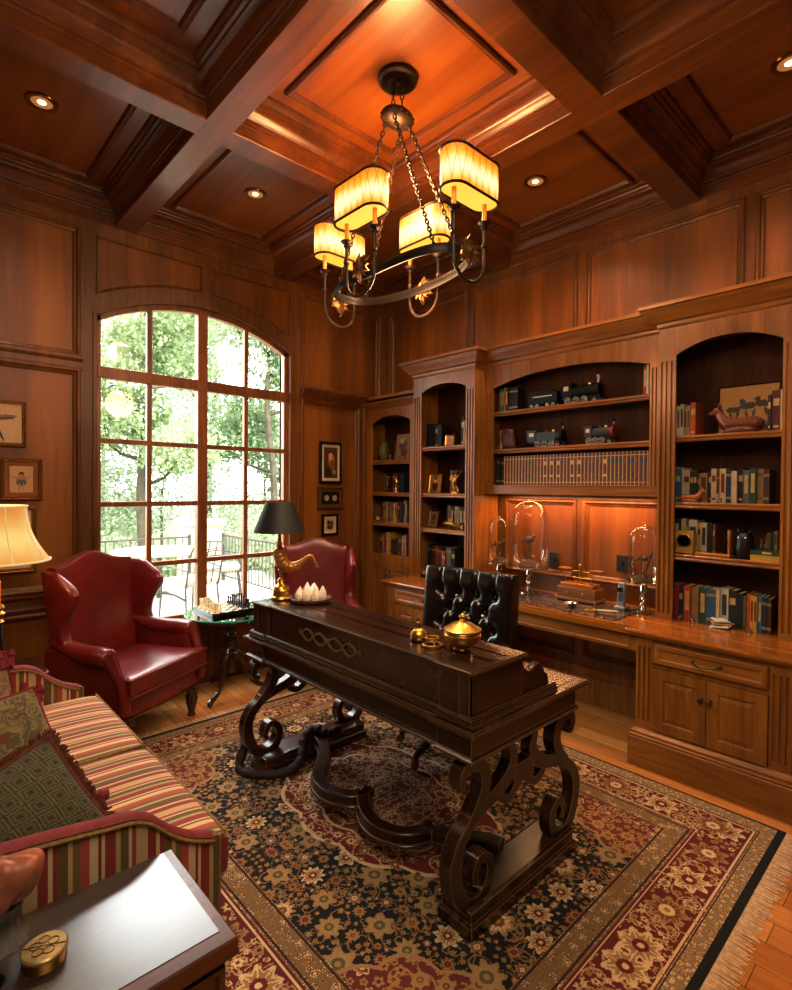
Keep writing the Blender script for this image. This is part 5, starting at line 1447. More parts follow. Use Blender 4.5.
# ================================================================== CHESS TABLE
ct = thing('pedestal_table', 'round dark pedestal table with a green-edged glass top under the chess board, before the window', 'table', (1.90, 3.90, 0))
MB().lathe([(0, .595), (.30, .595), (.325, .60), (.335, .608), (.335, .618), (.328, .624), (0, .624)], n=56).build('tabletop', 'tablewood', ct)
MB().lathe([(0, .6245), (.338, .6245), (.34, .627), (.34, .634), (.338, .636), (0, .636)], n=56).build('glass_top', 'greenglass', ct)
MB().tube([(.341*cos(q*pi/32), .341*sin(q*pi/32), .6305) for q in range(64)], .0045, 6, closed=True).build('glass_edge', 'greenrim', ct)
MB().lathe([(.0, .16), (.022, .165), (.032, .19), (.034, .24), (.034, .31), (.026, .325), (.036, .335), (.026, .345), (.020, .36), (.030, .39), (.036, .42), (.026, .45), (.034, .46), (.024, .47), (.030, .49), (.034, .53), (.022, .555), (.05, .585), (.09, .597)], n=24).build('pedestal', 'tablewood', ct)
for a in (-146, -26, 94):
    a = math.radians(a); pts = smooth_path([(.02, .30), (.07, .285), (.11, .22), (.14, .13), (.19, .065), (.245, .045), (.285, .035), (.30, .052)], 5)
    mb = MB(); mb.tube([(p.x*cos(a), p.x*sin(a), p.y) for p in pts], interp_list([.03, .03, .026, .023, .02, .018, .02, .012], len(pts)), 10, flat=(1.15, .8))
    mb.ball((.292*cos(a), .292*sin(a), .022), .022, 10); mb.build('leg', 'tablewood', ct)
def boardmat():
    t = NT('chess_board'); ch_ = t.new('ShaderNodeTexChecker'); t.link(t.coord(), ch_.inputs[0]); ch_.inputs['Scale'].default_value = 1/.0375
    ch_.inputs['Color1'].default_value = rgb('#d9cdb4'); ch_.inputs['Color2'].default_value = rgb('#6a5444'); return t.set(col=ch_.outputs[0], rough=.12)
bd = thing('chess_board', 'pale polished chess board with a dark edge on the glass-topped table', 'chess board', (1.86, 3.94, .6362))
MB().box(-.172, .172, -.172, .172, 0, .028).build('frame', 'blackwood', bd, bevel=.002)
o = MB().box(-.168, .168, -.168, .168, .028, .0295).build('playing_surface', boardmat(), bd)
H0 = .6362+.0297
base = [(0, 0), (.0135, 0), (.0145, .004), (.012, .008), (.008, .011)]
PR = {'pawn': base+[(.005, .016), (.0045, .025), (.008, .027), (.0045, .029), (.0075, .034), (.0075, .038), (.004, .043), (0, .044)],
      'rook': base+[(.008, .018), (.007, .036), (.0105, .040), (.0105, .050), (.007, .050), (.007, .046), (0, .046)],
      'bishop': base+[(.007, .018), (.005, .038), (.0095, .041), (.005, .043), (.0085, .052), (.006, .060), (.002, .064), (.003, .067), (0, .069)],
      'queen': base+[(.0085, .018), (.0055, .048), (.010, .051), (.0065, .054), (.0105, .068), (.006, .069), (.003, .071), (.003, .075), (0, .076)],
      'king': base+[(.0085, .018), (.006, .050), (.0105, .054), (.007, .057), (.010, .070), (.004, .073), (.0015, .075), (.0015, .085), (0, .086)],
      'knight': base+[(.008, .018), (.007, .024), (0, .026)]}
meshes = {}
for colr, mt in (('white', 'ivory'), ('black', 'ebony')):
    for k, pr in PR.items():
        mb = MB(); mb.lathe(pr, n=14)
        if k == 'knight': mb.prism([(-.008, .022), (-.009, .038), (-.004, .052), (.002, .056), (.004, .050), (.014, .042), (.013, .036), (.004, .038), (.007, .022)], -.005, .005, lambda u, v, h: (u, h, v))
        if k == 'king': mb.obox((0, 0, .081), (.009, .002, .0025))
        meshes[colr, k] = mb
order = ['rook', 'knight', 'bishop', 'queen', 'king', 'bishop', 'knight', 'rook']
first = {}
for colr, x0, x1 in (('white', 1.86-.131, 1.86-.094), ('black', 1.86+.131, 1.86+.094)):
    for i in range(8):
        y_ = 3.94+.131-i*.0375
        for k, x in ((order[i], x0), ('pawn', x1)):
            key = (colr, k)
            if key not in first: o = first[key] = meshes[key].build('chess_piece', 'ivory' if colr == 'white' else 'ebony', smooth=40)
            else: o = first[key].copy(); COL.objects.link(o)
            o.location = (x, y_, H0); o.scale = (1.0, 1.0, 1.3); o.rotation_euler = (0, 0, 0 if colr == 'white' else pi)
            tag(o, '%s chess %s on the board, %s from the window end of its row' % (colr, k, ordw(i)), 'chess piece', '%s chess pieces' % colr)

# ================================================================== DESK-TOP THINGS
ZT = .9657
lp = thing('horn_lamp', 'gilt horn-bodied lamp with a black shade on the far end of the desk', 'lamp', (1.603, 2.675, ZT))
Rr = Vector((.733, -.68, 0))
MB().lathe([(0, 0), (.058, 0), (.060, .006), (.056, .014), (.048, .018), (.046, .045), (.050, .050), (.045, .056), (.040, .070), (.022, .082), (.016, .094), (.024, .102), (.018, .112), (.010, .118), (.010, .150), (.020, .156), (.02, .166), (0, .168)], n=28).build('base', 'brass', lp)
hp = smooth_path([(-.012, .275), (-.006, .235), (.015, .195), (.05, .178), (.09, .188), (.125, .212), (.155, .238), (.172, .238), (.185, .215), (.20, .188)], 5)
mb = MB(); mb.tube([Rr*p.x+Vector((0, 0, p.y)) for p in hp], [r*(1+.05*sin(i*2.1)) for i, r in enumerate(interp_list([.032, .037, .038, .033, .025, .018, .013, .010, .008, .007], len(hp)))], 12); mb.ball(Rr*.202+Vector((0, 0, .184)), .009, 8)
mb.build('horn', plain('amber_horn', '#b07a32', .35, .45, .35, 30), lp)
MB().lathe([(0, .262), (.033, .265), (.036, .276), (.024, .284), (.014, .29), (.014, .31), (.018, .315), (.010, .322), (.009, .40), (0, .41)], Rr*-.012, 20).build('collar', 'brass', lp)
def cone_shade(r0, r1, z0, z1, mat, inner, parent, name='lamp_shade', belly=0, c=(0, 0, 0), th=.002):
    n = 8; pr = [(lerp(r0, r1, i/n)-belly*sin(pi*i/n), lerp(z0, z1, i/n)) for i in range(n+1)]
    mb = MB()
    N_ = 48; vs = []; uv = []; c = Vector(c)
    for j, (r, z) in enumerate(pr):
        for i in range(N_+1): vs.append(c+Vector((r*cos(2*pi*i/N_), r*sin(2*pi*i/N_), z))); uv.append((i/N_, j/n))
    k = len(vs)
    for j, (r, z) in enumerate(pr):
        for i in range(N_+1): vs.append(c+Vector(((r-th)*cos(2*pi*i/N_), (r-th)*sin(2*pi*i/N_), z))); uv.append((i/N_, j/n))
    W_ = N_+1; fs = [(j*W_+i, j*W_+i+1, (j+1)*W_+i+1, (j+1)*W_+i) for j in range(n) for i in range(N_)]
    m0 = len(fs); mb.add(vs, fs); mb.cur = 1; mb.add([], []); 
    for f in fs: mb.f.append(tuple(k+q for q in f[::-1])); mb.mi.append(1)
    o = mb.build(name, [mat, inner], parent, fix=False); u = o.data.uv_layers.new(name='UVMap')
    for li, l in enumerate(o.data.loops): u.data[li].uv = uv[l.vertex_index]
    return o
s = cone_shade(.145, .078, .376, .545, 'green', cmat('#b98a3c', .4, .5), lp, c=Rr*-.012)
MB().lathe([(.002, .40), (.002, .55), (.008, .553), (.008, .562), (0, .566)], Rr*-.012, 10).build('finial', 'brass', lp)
tr = thing('crystal_tray', 'round brown tray on the far half of the desk holding white crystals', 'tray', (1.690, 2.505, ZT))
MB().lathe([(0, 0), (.10, 0), (.112, .006), (.115, .020), (.110, .022), (.106, .010), (0, .008)], n=40).build('dish', cmat('#5c3626', .4), tr)
rr = random.Random(2)
cpos = [(-.06, -.045, .055), (-.015, -.065, .06), (.035, -.055, .062), (.07, -.01, .05), (-.075, .01, .05), (-.03, -.005, .065), (.02, .0, .07), (-.045, .055, .055), (.01, .055, .068), (.055, .045, .062)]
cl = ['at the near rim', 'near the tray front, second along', 'near the tray front, third along', 'at the near right rim', 'at the side rim', 'left of the middle', 'in the middle, tallest of the heap', 'at the far left rim', 'at the far rim', 'at the far right rim']
for (x, y, h), lb in zip(cpos, cl):
    mb = MB(); h *= 1.25; r = h*.34; ph = rr.uniform(0, 1)
    mb.lathe([(r*.8, 0), (r, h*.25), (r*.85, h*.6), (r*.15, h*1.0), (0, h*1.03)], n=6, mat=Matrix.Rotation(rr.uniform(-.12, .12), 3, 'X'))
    o = mb.build('crystal', 'crystal', smooth=0); o.location = (1.690+x, 2.505+y, ZT+.010); o.rotation_euler = (0, 0, ph)
    tag(o, 'milky white pointed crystal in the brown tray, '+lb, 'crystal', 'crystals in the tray')
pt = thing('brass_pot', 'large lidded round brass pot on the near end of the desk', 'pot', (1.63, 1.365, ZT))
MB().lathe([(.030, 0), (.034, .004), (.030, .012), (.045, .018), (.066, .034), (.073, .052), (.073, .062), (.068, .066), (.071, .072), (.068, .078), (.062, .078), (0, .070)], n=40).build('bowl', 'brass', pt)
MB().lathe([(.074, .078), (.075, .082), (.060, .090), (.040, .104), (.018, .110), (.012, .114), (.008, .120), (.013, .126), (.014, .132), (.008, .138), (.005, .142), (0, .143)], n=40).build('lid', 'brass', pt)
for i in range(3): a = i*2*pi/3+.4; MB().tube([(.05*cos(a), .05*sin(a), .022), (.055*cos(a), .055*sin(a), .0)], .008, 8).build('foot', 'brass', pt)
be = thing('brass_bell', 'small domed brass desk bell beside the brass pot, on the desk', 'bell', (1.60, 1.575, ZT))
MB().lathe([(0, 0), (.036, 0), (.038, .004), (.036, .01), (.034, .014), (0, .014)], n=28).build('base', 'brassdk', be)
MB().lathe([(.036, .016), (.036, .022), (.030, .036), (.018, .046), (.006, .05), (0, .05)], n=28).build('dome', 'brass', be)
MB().tube(smooth_path([(0, 0, .05), (.004, -.004, .06), (-.004, .004, .07), (.0, .012, .078), (.004, .002, .082)], 4), .004, 6).build('plunger', 'brassdk', be)
rb = thing('brass_ring_stand', 'low openwork brass ring stand between the bell and the brass pot', 'stand', (1.575, 1.475, ZT))
MB().tube([(.036*cos(q*pi/12), .036*sin(q*pi/12), .006) for q in range(24)], .0055, 8, closed=True).build('lower_ring', 'brass', rb)
MB().tube([(.026*cos(q*pi/12), .026*sin(q*pi/12), .034) for q in range(24)], .004, 8, closed=True).build('upper_ring', 'brass', rb)
for q in range(3): a = q*2*pi/3; MB().tube([(.036*cos(a), .036*sin(a), .006), (.024*cos(a), .024*sin(a), .02), (.026*cos(a), .026*sin(a), .034)], .003, 6).build('strut', 'brass', rb)

# ================================================================== END TABLE + LAMP
et = thing('end_table', 'small dark end table behind the sofa arm carrying the column lamp', 'table', (.40, 3.47, 0))
MB().box(-.19, .19, -.18, .19, .59, .62).build('tabletop', 'tablewood', et, bevel=.006)
MB().box(-.17, .17, -.16, .17, .50, .59).build('apron', 'tablewood', et)
for a in (-.15, .15):
    for b in (-.14, .15): MB().lathe([(.014, 0), (.02, .1), (.016, .3), (.024, .5)], (a, b, 0), 10).build('leg', 'tablewood', et)
tl_ = thing('column_lamp', 'tall black and brass column lamp with a flared cream shade beside the sofa', 'lamp', (.38, 3.49, .62))
MB().lathe([(0, 0), (.075, 0), (.078, .012), (.06, .02), (.05, .04), (.034, .05)], n=28).build('base', 'brass', tl_)
MB().lathe([(.034, .05), (.034, .24), (.030, .25)], n=24).build('column', 'blackwood', tl_)
MB().lathe([(.030, .25), (.042, .256), (.030, .27), (.040, .29), (.046, .30), (.030, .315), (.042, .33), (.036, .345), (.024, .35)], n=24).build('collar', 'brass', tl_)
MB().lathe([(.024, .35), (.024, .47), (.018, .48), (.008, .485), (.008, .80), (0, .80)], n=18).build('candle_sleeve', 'candle', tl_)
sh = cone_shade(.245, .14, .575, .865, 'linenshade', 'linenshade', tl_, belly=.028)
mb = MB()
for r, z in ((.246, .577), (.141, .865)): mb.tube([(r*cos(q*pi/24), r*sin(q*pi/24), z) for q in range(48)], .006, 6, closed=True)
for q in range(8): a = q*pi/4+.2; mb.tube([((lerp(.246, .141, i/8)-.028*sin(pi*i/8))*cos(a), (lerp(.246, .141, i/8)-.028*sin(pi*i/8))*sin(a), lerp(.575, .865, i/8)) for i in range(9)], .0035, 5)
mb.build('shade_trim', 'linenedge', sh)
lamp('column_lamp_light', 'POINT', (.38, 3.49, 1.36), 8, (1, .66, .36), shadow_soft_size=.05)

# ================================================================== PICTURES
def art_mesh(name, w, h, fn, P, parent, res=64, mat='art'):
    nx = res; ny = max(8, int(res*h/w)); U, V = np.meshgrid((np.arange(nx)+.5)/nx, (np.arange(ny)+.5)/ny)
    img = fn(U, V); 
    me = bpy.data.meshes.new(name)
    vs = [P(w*i/nx, h*j/ny) for j in range(ny+1) for i in range(nx+1)]
    fs = [(j*(nx+1)+i, j*(nx+1)+i+1, (j+1)*(nx+1)+i+1, (j+1)*(nx+1)+i) for j in range(ny) for i in range(nx)]
    me.from_pydata(vs, [], fs); at = me.attributes.new('Col', 'FLOAT_COLOR', 'FACE'); cc = np.ones((len(fs), 4), np.float32); cc[:, :3] = np.clip(img.reshape(-1, 3), 0, 1); at.data.foreach_set('color', cc.ravel())
    me.materials.append(M[mat]); o = bpy.data.objects.new(name, me); COL.objects.link(o); o.parent = parent; return o
def Cc(h): return np.array(rgb(h)[:3])
def blobs(bg, lst, noise_=.12, seed=1):
    def fn(U, V):
        rs = np.random.RandomState(seed); img = np.ones(U.shape+(3,))*Cc(bg)
        for (cx, cy, rx, ry, ang, col) in lst:
            ca, sa = cos(ang), sin(ang); x = (U-cx)*ca+(V-cy)*sa; y = -(U-cx)*sa+(V-cy)*ca
            img[(x/rx)**2+(y/ry)**2 < 1] = Cc(col)
        return img*(1-noise_+2*noise_*rs.rand(*U.shape, 1))
    return fn
def wall_frame(label, x0, x1, z0, z1, fw, mat, mount, fn, inner=None):
    t = thing('picture_frame', label, 'picture', ((x0+x1)/2, YW+.010, (z0+z1)/2)); w, h = x1-x0, z1-z0
    P = lambda u, v, hh: (u, -hh, v); mb = MB()
    mb.frame(-w/2, w/2, -h/2, h/2, [(0, 0), (0, .018), (fw*.3, .026), (fw*.55, .020), (fw*.8, .023), (fw, .012), (fw, .006)], P); mb.build('frame', mat, t, smooth=0)
    MB().box(-w/2+fw*.8, w/2-fw*.8, -.008, 0, -h/2+fw*.8, h/2-fw*.8).build('mount', mount, t)
    m = fw+(.028 if inner is None else inner)
    mb = MB(); mb.frame(-w/2+m-.006, w/2-m+.006, -h/2+m-.006, h/2-m+.006, [(0, .008), (0, .011), (.006, .009)], P); mb.build('fillet', 'giltframe' if mat != 'blackwood' else 'mat_cream', t, smooth=0)
    art_mesh('print', w-2*m, h-2*m, fn, lambda a, b: (-w/2+m+a, -.0095, -h/2+m+b), t)
    return t
fig = [(.5, .45, .22, .20, 0, '#8a6a4a'), (.5, .68, .12, .10, 0, '#2a1a10'), (.5, .60, .10, .10, 0, '#a87a58'), (.28, .55, .20, .035, -.2, '#a87a58'), (.72, .55, .20, .035, .2, '#a87a58'), (.5, .36, .22, .12, 0, '#4e5a5c'), (.42, .18, .05, .16, 0, '#a87a58'), (.58, .18, .05, .16, 0, '#a87a58')]
wall_frame('gilt-framed sketch of a dark wind-blown figure, above the bathing figure print', .35, .631, 1.846, 2.14, .022, 'giltframe', 'cream', blobs('#b89c74', [(.3, .55, .28, .10, .7, '#3a2418'), (.45, .62, .40, .05, .1, '#5a3a22'), (.35, .4, .12, .30, -.3, '#2a1a12'), (.5, .25, .03, .25, .4, '#3a2418'), (.25, .3, .03, .22, -.5, '#4a3020'), (.7, .7, .2, .03, .0, '#7a5a3a')]), .002)
wall_frame('gilt-framed print of a small bathing figure, below the wind-blown sketch', .49, .722, 1.496, 1.772, .024, 'giltframe', 'tan_m' if 'tan_m' in M else 'clay', blobs('#b79468', fig, .06), .028)
wall_frame('wide gilt frame partly hidden behind the cream lamp shade', .40, .688, 1.02, 1.455, .028, 'giltframe', 'mat_cream', blobs('#6a4a2e', [(.5, .5, .3, .3, 0, '#8a6a3e')]), .05)
wall_frame('tall dark frame with brown portrait, top of the three right of the window', 2.962, 3.230, 1.632, 2.035, .028, 'blackwood', 'mat_cream', blobs('#4a2e14', [(.55, .55, .22, .28, .3, '#a8762e'), (.45, .7, .12, .12, 0, '#c9965a'), (.6, .4, .2, .2, -.3, '#7a4a1a'), (.3, .2, .25, .15, 0, '#2a1a0c'), (.75, .2, .12, .08, 0, '#8a8a4a')], .3), .026)
wall_frame('brown frame with two pale medallions on black, middle of the three right of the window', 2.947, 3.248, 1.385, 1.60, .026, 'chestrim', 'giltframe', blobs('#0c0a08', [(.28, .5, .13, .22, 0, '#a89c88'), (.72, .5, .13, .22, 0, '#a89c88')], .05), .018)
wall_frame('small dark frame with a dark print, lowest of the three right of the window', 2.996, 3.186, 1.13, 1.335, .022, 'blackwood', 'mat_cream', blobs('#b8a078', [(.35, .65, .2, .25, 0, '#2a2018'), (.7, .6, .18, .25, .2, '#3a2c1c'), (.5, .3, .35, .2, 0, '#33261a'), (.5, .5, .1, .1, 0, '#9a7a4a')], .3), .024)

# ================================================================== NICHE THINGS
ZN = .797
for y_, z_ , w_, lb in ((2.255, 1.04, .075, 'dark switch plate behind the tall glass dome'), (1.69, 1.07, .12, 'wide dark switch plate above the cordless phone')):
    t = thing('switch_plate', lb+' on the panelling', 'switch plate', (3.80, y_, z_))
    MB().box(-.008, 0, -w_/2, w_/2, -.06, .06).build('plate', 'grey', t, bevel=.002)
    for k in range(int(w_/.05)): MB().box(-.012, -.008, -w_/2+.025+k*.05-.008, -w_/2+.025+k*.05+.008, -.018, .018).build('toggle', 'black', t)
def dome(label, y_, x_, r, zb, h, kind):
    t = thing('glass_dome', label, 'glass dome', (x_, y_, ZN))
    MB().lathe([(0, 0), (r*.52, 0), (r*.52, .008), (r*.2, .018), (.016, .03), (.026, .045), (.014, .06), (.032, .09), (.014, .12), (.026, .14), (.02, zb-.02), (r*.4, zb-.01), (r*1.1, zb-.006), (r*1.12, zb+.004), (0, zb+.006)], n=36).build('stand', 'silver', t)
    pr = [(r, zb+.008)]+[(r, zb+.008+(h-r*.9)*i/3) for i in range(1, 4)]+[(r*cos(a), zb+.008+h-r*.9+r*.9*sin(a)) for a in [pi/2*i/8 for i in range(1, 9)]]
    pr[-1] = (.001, pr[-1][1])
    g = MB().lathe(pr, n=40); g2 = g.build('bell', 'domeglass', t, smooth=180)
    MB().ball((0, 0, zb+h+.018), .011, 10).build('knob', 'domeglass', t)
    mb = MB(); rr = random.Random(int(y_*100))
    for i in range(4):
        a = rr.uniform(0, 6); mb.tube(smooth_path([(0, 0, zb+.008), (r*.2*cos(a), r*.2*sin(a), zb+h*.2), (r*.5*cos(a+.5), r*.5*sin(a+.5), zb+h*rr.uniform(.35, .6))], 4), [.005]*9 if False else .004, 5)
    mb.lathe([(r*.62, zb+.008), (r*.5, zb+.03), (r*.2, zb+.05), (0, zb+.055)], n=14); mb.build('twig', cmat('#4a3220', .8), t)
    mb = MB(); mb.ball((0, 0, zb+h*.42), .028 if kind else .018, 10, (.8, 1.5, .9)); mb.ball((0, -.04, zb+h*.42+.024), .014, 8); mb.tube([(0, .03, zb+h*.42), (0, .09, zb+h*.42-.03)], [.012, .003], 6); mb.build('bird', cmat('#5a3c28', .7), t)
    return t
dome('tallest glass dome, on a silver pedestal left of the brass scale', 2.35, 3.60, .145, .20, .50, 1)
dome('smallest glass dome, at the left end of the counter behind the desk chair', 2.635, 3.60, .095, .20, .36, 0)
dome('glass dome on a silver pedestal at the right end of the counter', 1.475, 3.595, .098, .20, .36, 0)
sc_ = thing('balance_scale', 'antique wooden balance scale with two brass pans on the stone slab', 'scale', (3.60, 1.925, ZN))
mb = MB(); mb.box(-.075, .075, -.16, .16, .008, .03); mb.box(-.065, .065, -.145, .145, .03, .10); mb.build('case', wood('scale_wood', '#5a3216', '#8a5a2e', '#a87642', .35, 'y'), sc_, bevel=.004)
MB().box(-.055, .055, -.125, .125, .10, .13).build('upper_case', 'counter', sc_, bevel=.004)
for a in (-.06, .06):
    for b in (-.145, .145): MB().ball((a, b, .008), .010, 8).build('foot', 'brass', sc_)
mb = MB(); mb.tube([(0, 0, .13), (0, 0, .25)], .007, 8); mb.ball((0, 0, .255), .013, 10); mb.tube([(0, -.12, .20), (0, 0, .215), (0, .12, .20)], .005, 8); mb.tube([(-.03, -.10, .13), (-.03, -.10, .17), (-.03, .10, .17), (-.03, .10, .13)], .003, 6); mb.build('beam', 'brass', sc_)
for s in (-1, 1): MB().lathe([(0, .215), (.03, .216), (.048, .224), (.050, .228), (.046, .226), (0, .219)], (0, s*.12, 0), 24).build('pan', 'brass', sc_)
for s in (-1, 1): MB().ball((-.077, s*.06, .065), .007, 8).build('knob', 'brass', sc_)
ph = thing('cordless_phone', 'silver cordless phone standing in its charger on the counter', 'phone', (3.55, 1.60, ZN), 0)
MB().box(-.04, .04, -.038, .038, 0, .028).build('charger', 'phone', ph, bevel=.008, seg=3)
h = MB().obox((0, 0, .10), (.026, .048, .165), Matrix.Rotation(.12, 3, 'Y')).build('handset', 'phone', ph, bevel=.008, seg=3)
MB().obox((-.022, 0, .135), (.003, .034, .03), Matrix.Rotation(.12, 3, 'Y')).build('screen', 'black', h)
mb = MB()
for i in range(4):
    for j in range(3): mb.obox((-.016-.0018*0, (j-1)*.011, .105-i*.013), (.006, .007, .007), Matrix.Rotation(.12, 3, 'Y'))
mb.build('keypad', 'black', h)
mg = thing('magnifying_glass', 'brass magnifying glass lying on the stone slab before the phone', 'magnifier', (3.36, 1.72, ZN))
MB().tube([(.035*cos(q*pi/12), .035*sin(q*pi/12), .006) for q in range(24)], .005, 8, closed=True).build('rim', 'brass', mg)
MB().lathe([(0, .005), (.033, .005), (.033, .007), (0, .007)], n=24).build('lens', 'domeglass', mg)
MB().tube([(.02, -.03, .006), (.05, -.09, .007), (.08, -.15, .008)], [.005, .008, .006], 10).build('handle', 'cream', mg)
cc_ = thing('crystal_dish', 'clear cut-glass dish with brass rim on the stone slab, near its front edge', 'dish', (3.36, 1.86, ZN))
MB().lathe([(.02, 0), (.024, .004), (.04, .03), (.044, .032), (.036, .026), (0, .008)], n=20).build('bowl', 'silver', cc_)
MB().tube([(.042*cos(q*pi/12), .042*sin(q*pi/12), .032) for q in range(24)], .003, 6, closed=True).build('rim', 'brass', cc_)

def small_frame(name, label, x, y, z, w, h, fn, mat='gold', tilt=.15, fw=.012, rz=0):
    t = thing(name, label, 'picture', (x, y, z), rz); Mr = Matrix.Rotation(tilt, 3, 'Y')
    P = lambda u, v, hh: tuple(Mr@Vector((-hh, -u, v)))
    mb = MB(); mb.frame(-w/2, w/2, 0, h, [(0, -.006), (0, .006), (fw*.5, .009), (fw, .004), (fw, .002)], P); mb.add([P(-w/2, 0, -.006), P(w/2, 0, -.006), P(w/2, h, -.006), P(-w/2, h, -.006)], [(0, 1, 2, 3)])
    mb.build('frame', mat, t, smooth=0)
    art_mesh('print', w-2*fw, h-2*fw, fn, lambda a, b: P(-w/2+fw+a, fw+b, .0022), t, 40)
    mb = MB(); mb.add([(P(-.008, 0, -.006)), (P(.008, 0, -.006)), (P(.006, h*.8, -.006)), (P(-.006, h*.8, -.006)), (.07, .008, 0.001), (.07, -.008, 0.001)], [(0, 1, 2, 3), (3, 2, 5, 4)]); 
    mb.build('easel_back', mat, t, smooth=0)
    return t
# right bookcase things
small_frame('horse_picture', 'ochre picture of dark galloping horses leaning at the back of the right bookcase', 3.70, .93, 1.933, .32, .30, blobs('#a8782e', [(.25, .52, .13, .06, .1, '#2a180c'), (.5, .58, .14, .08, 0, '#1e120a'), (.75, .6, .14, .07, -.1, '#2a180c'), (.4, .66, .05, .07, .4, '#2a180c'), (.66, .7, .05, .06, .4, '#1e120a'), (.2, .4, .02, .08, .2, '#1e120a'), (.32, .4, .02, .08, -.2, '#1e120a'), (.47, .42, .02, .1, .2, '#1e120a'), (.6, .42, .02, .1, -.2, '#1e120a'), (.8, .45, .02, .1, .2, '#1e120a'), (.5, .16, .5, .09, 0, '#6a3c1a'), (.4, .16, .2, .08, 0, '#b06a2e')], .12), 'tablewood', .10, .008)
def animal(name, label, cat, loc, L, mat, head=1, legs=True, rz=0, ears=True, tail=True, squat=False):
    """small figurine facing +y locally rotated by rz"""
    t = thing(name, label, cat, loc, rz); s = L
    mb = MB()
    zb = .30*s if legs else .16*s
    pts = smooth_path([(0, -.42*s, zb), (0, -.3*s, zb+.05*s), (0, 0, zb+.03*s), (0, .25*s, zb+.06*s), (0, .40*s, zb+.20*s), (0, .47*s, zb+.33*s)], 4)
    mb.tube(pts, interp_list([.07*s, .155*s, .16*s, .165*s, .11*s, .085*s], len(pts)), 12)
    mb.ball((0, .50*s, zb+.38*s), .105*s, 12, (.8, 1.1, .9)); mb.tube([(0, .55*s, zb+.36*s), (0, .68*s, zb+.32*s)], [.07*s, .04*s], 8)
    if legs:
        for sx in (-1, 1):
            for yy in (-.3, .27): mb.tube([(sx*.08*s, yy*s, zb), (sx*.09*s, yy*s+.01*s, zb*.5), (sx*.09*s, yy*s, 0)], [.07*s, .045*s, .04*s], 8)
    else: mb.lathe([(0, 0), (.17*s, 0), (.19*s, .08*s), (.12*s, .2*s), (0, .22*s)], n=14, sy=2.1)
    if ears:
        for sx in (-1, 1): mb.tube([(sx*.05*s, .46*s, zb+.44*s), (sx*.08*s, .45*s, zb+.58*s)], [.035*s, .008*s], 6)
    if tail: mb.tube(smooth_path([(0, -.42*s, zb+.02*s), (0, -.52*s, zb), (0, -.56*s, zb-.12*s)], 4), .025*s, 6)
    mb.build('body', mat, t, smooth=180); return t
animal('animal_figurine', 'glossy brown pottery animal figurine on the top shelf of the right bookcase', 'figurine', (3.59, .93, 1.933), .25, cmat('#6a3420', .3), legs=False, rz=0)
animal('fox_figurine', 'reclining tan animal figurine before the books on the second shelf of the right bookcase', 'figurine', (3.575, 1.195, 1.525), .135, cmat('#9a5a2c', .5), legs=False, rz=pi)
animal('dog_figurine', 'small white and brown animal figurine beside the reclining one, right bookcase', 'figurine', (3.575, 1.035, 1.525), .065, cmat('#b09a80', .4), rz=pi/2)
ck = thing('mantel_clock', 'square brass desk clock on the third shelf of the right bookcase', 'clock', (3.565, 1.215, 1.205))
MB().box(-.02, .03, -.052, .052, .006, .145).build('case', 'paleb', ck, bevel=.004)
for a in (-.042, .042): MB().lathe([(.01, 0), (.008, .008)], (0, a, 0), 10).build('foot', 'brassdk', ck)
MB().lathe([(.040, 0), (.041, .003), (.036, .005), (.034, .002)], (-.0205, 0, .085), 28, Matrix(((0, 0, -1), (0, 1, 0), (1, 0, 0)))).build('bezel', 'brassdk', ck)
d = MB().lathe([(0, .003), (.034, .003)], (-.0205, 0, .085), 28, Matrix(((0, 0, -1), (0, 1, 0), (1, 0, 0)))).build('dial', 'white', ck)
mb = MB(); mb.obox((-.0245, .006, .096), (.001, .0025, .026), Matrix.Rotation(.5, 3, 'X')); mb.obox((-.0245, -.008, .080), (.001, .002, .022), Matrix.Rotation(1.1, 3, 'X'))
for i in range(12): a = i*pi/6; mb.obox((-.0242, .029*sin(a), .085+.029*cos(a)), (.001, .002, .006), Matrix.Rotation(-a, 3, 'X'))
mb.build('hands', 'black', d)
t = thing('wooden_stand', 'low wooden stand with an upright board on the third shelf, right bookcase', 'stand', (3.575, 1.06, 1.205))
MB().box(-.035, .035, -.095, .095, 0, .022).build('base', 'counter', t, bevel=.006); MB().box(-.03, .035, -.095, -.08, .022, .165).build('upright', 'counter', t, bevel=.004)
ow = thing('owl_figurine', 'dark round owl figurine with glinting eyes on the third shelf, right bookcase', 'figurine', (3.59, .905, 1.205))
MB().lathe([(0, 0), (.035, 0), (.046, .03), (.050, .07), (.044, .10), (.046, .125), (.036, .15), (.015, .162), (0, .164)], n=20).build('body', 'dark', ow, smooth=180)
for s in (-1, 1): MB().ball((-.043, s*.018, .125), .006, 8).build('eye', 'silver', ow)
for s in (-1, 1): MB().tube([(-.01, s*.025, .15), (-.01, s*.034, .175)], [.01, .002], 6).build('ear_tuft', 'dark', ow)
for i, (yy, hh, cm_) in enumerate(((.845, .11, '#3a3e2c'), (.822, .125, '#8a6a4a'))):
    b_ = thing('bottle', ('dark green' if i == 0 else 'amber')+' miniature bottle behind the flat yellow book, right bookcase', 'bottle', (3.70, yy, 1.205), 0, 'miniature bottles')
    MB().lathe([(0, 0), (.012, 0), (.013, .01), (.013, hh*.6), (.006, hh*.75), (.006, hh), (0, hh)], n=14).build('glass', cmat(cm_, .2), b_); MB().lathe([(.007, hh-.012), (.007, hh+.004), (0, hh+.004)], n=12).build('cap', 'red', b_)
pp = thing('white_ornament', 'folded white and yellow ornament before the books, right bookcase bottom shelf', 'ornament', (3.55, 1.01, .79))
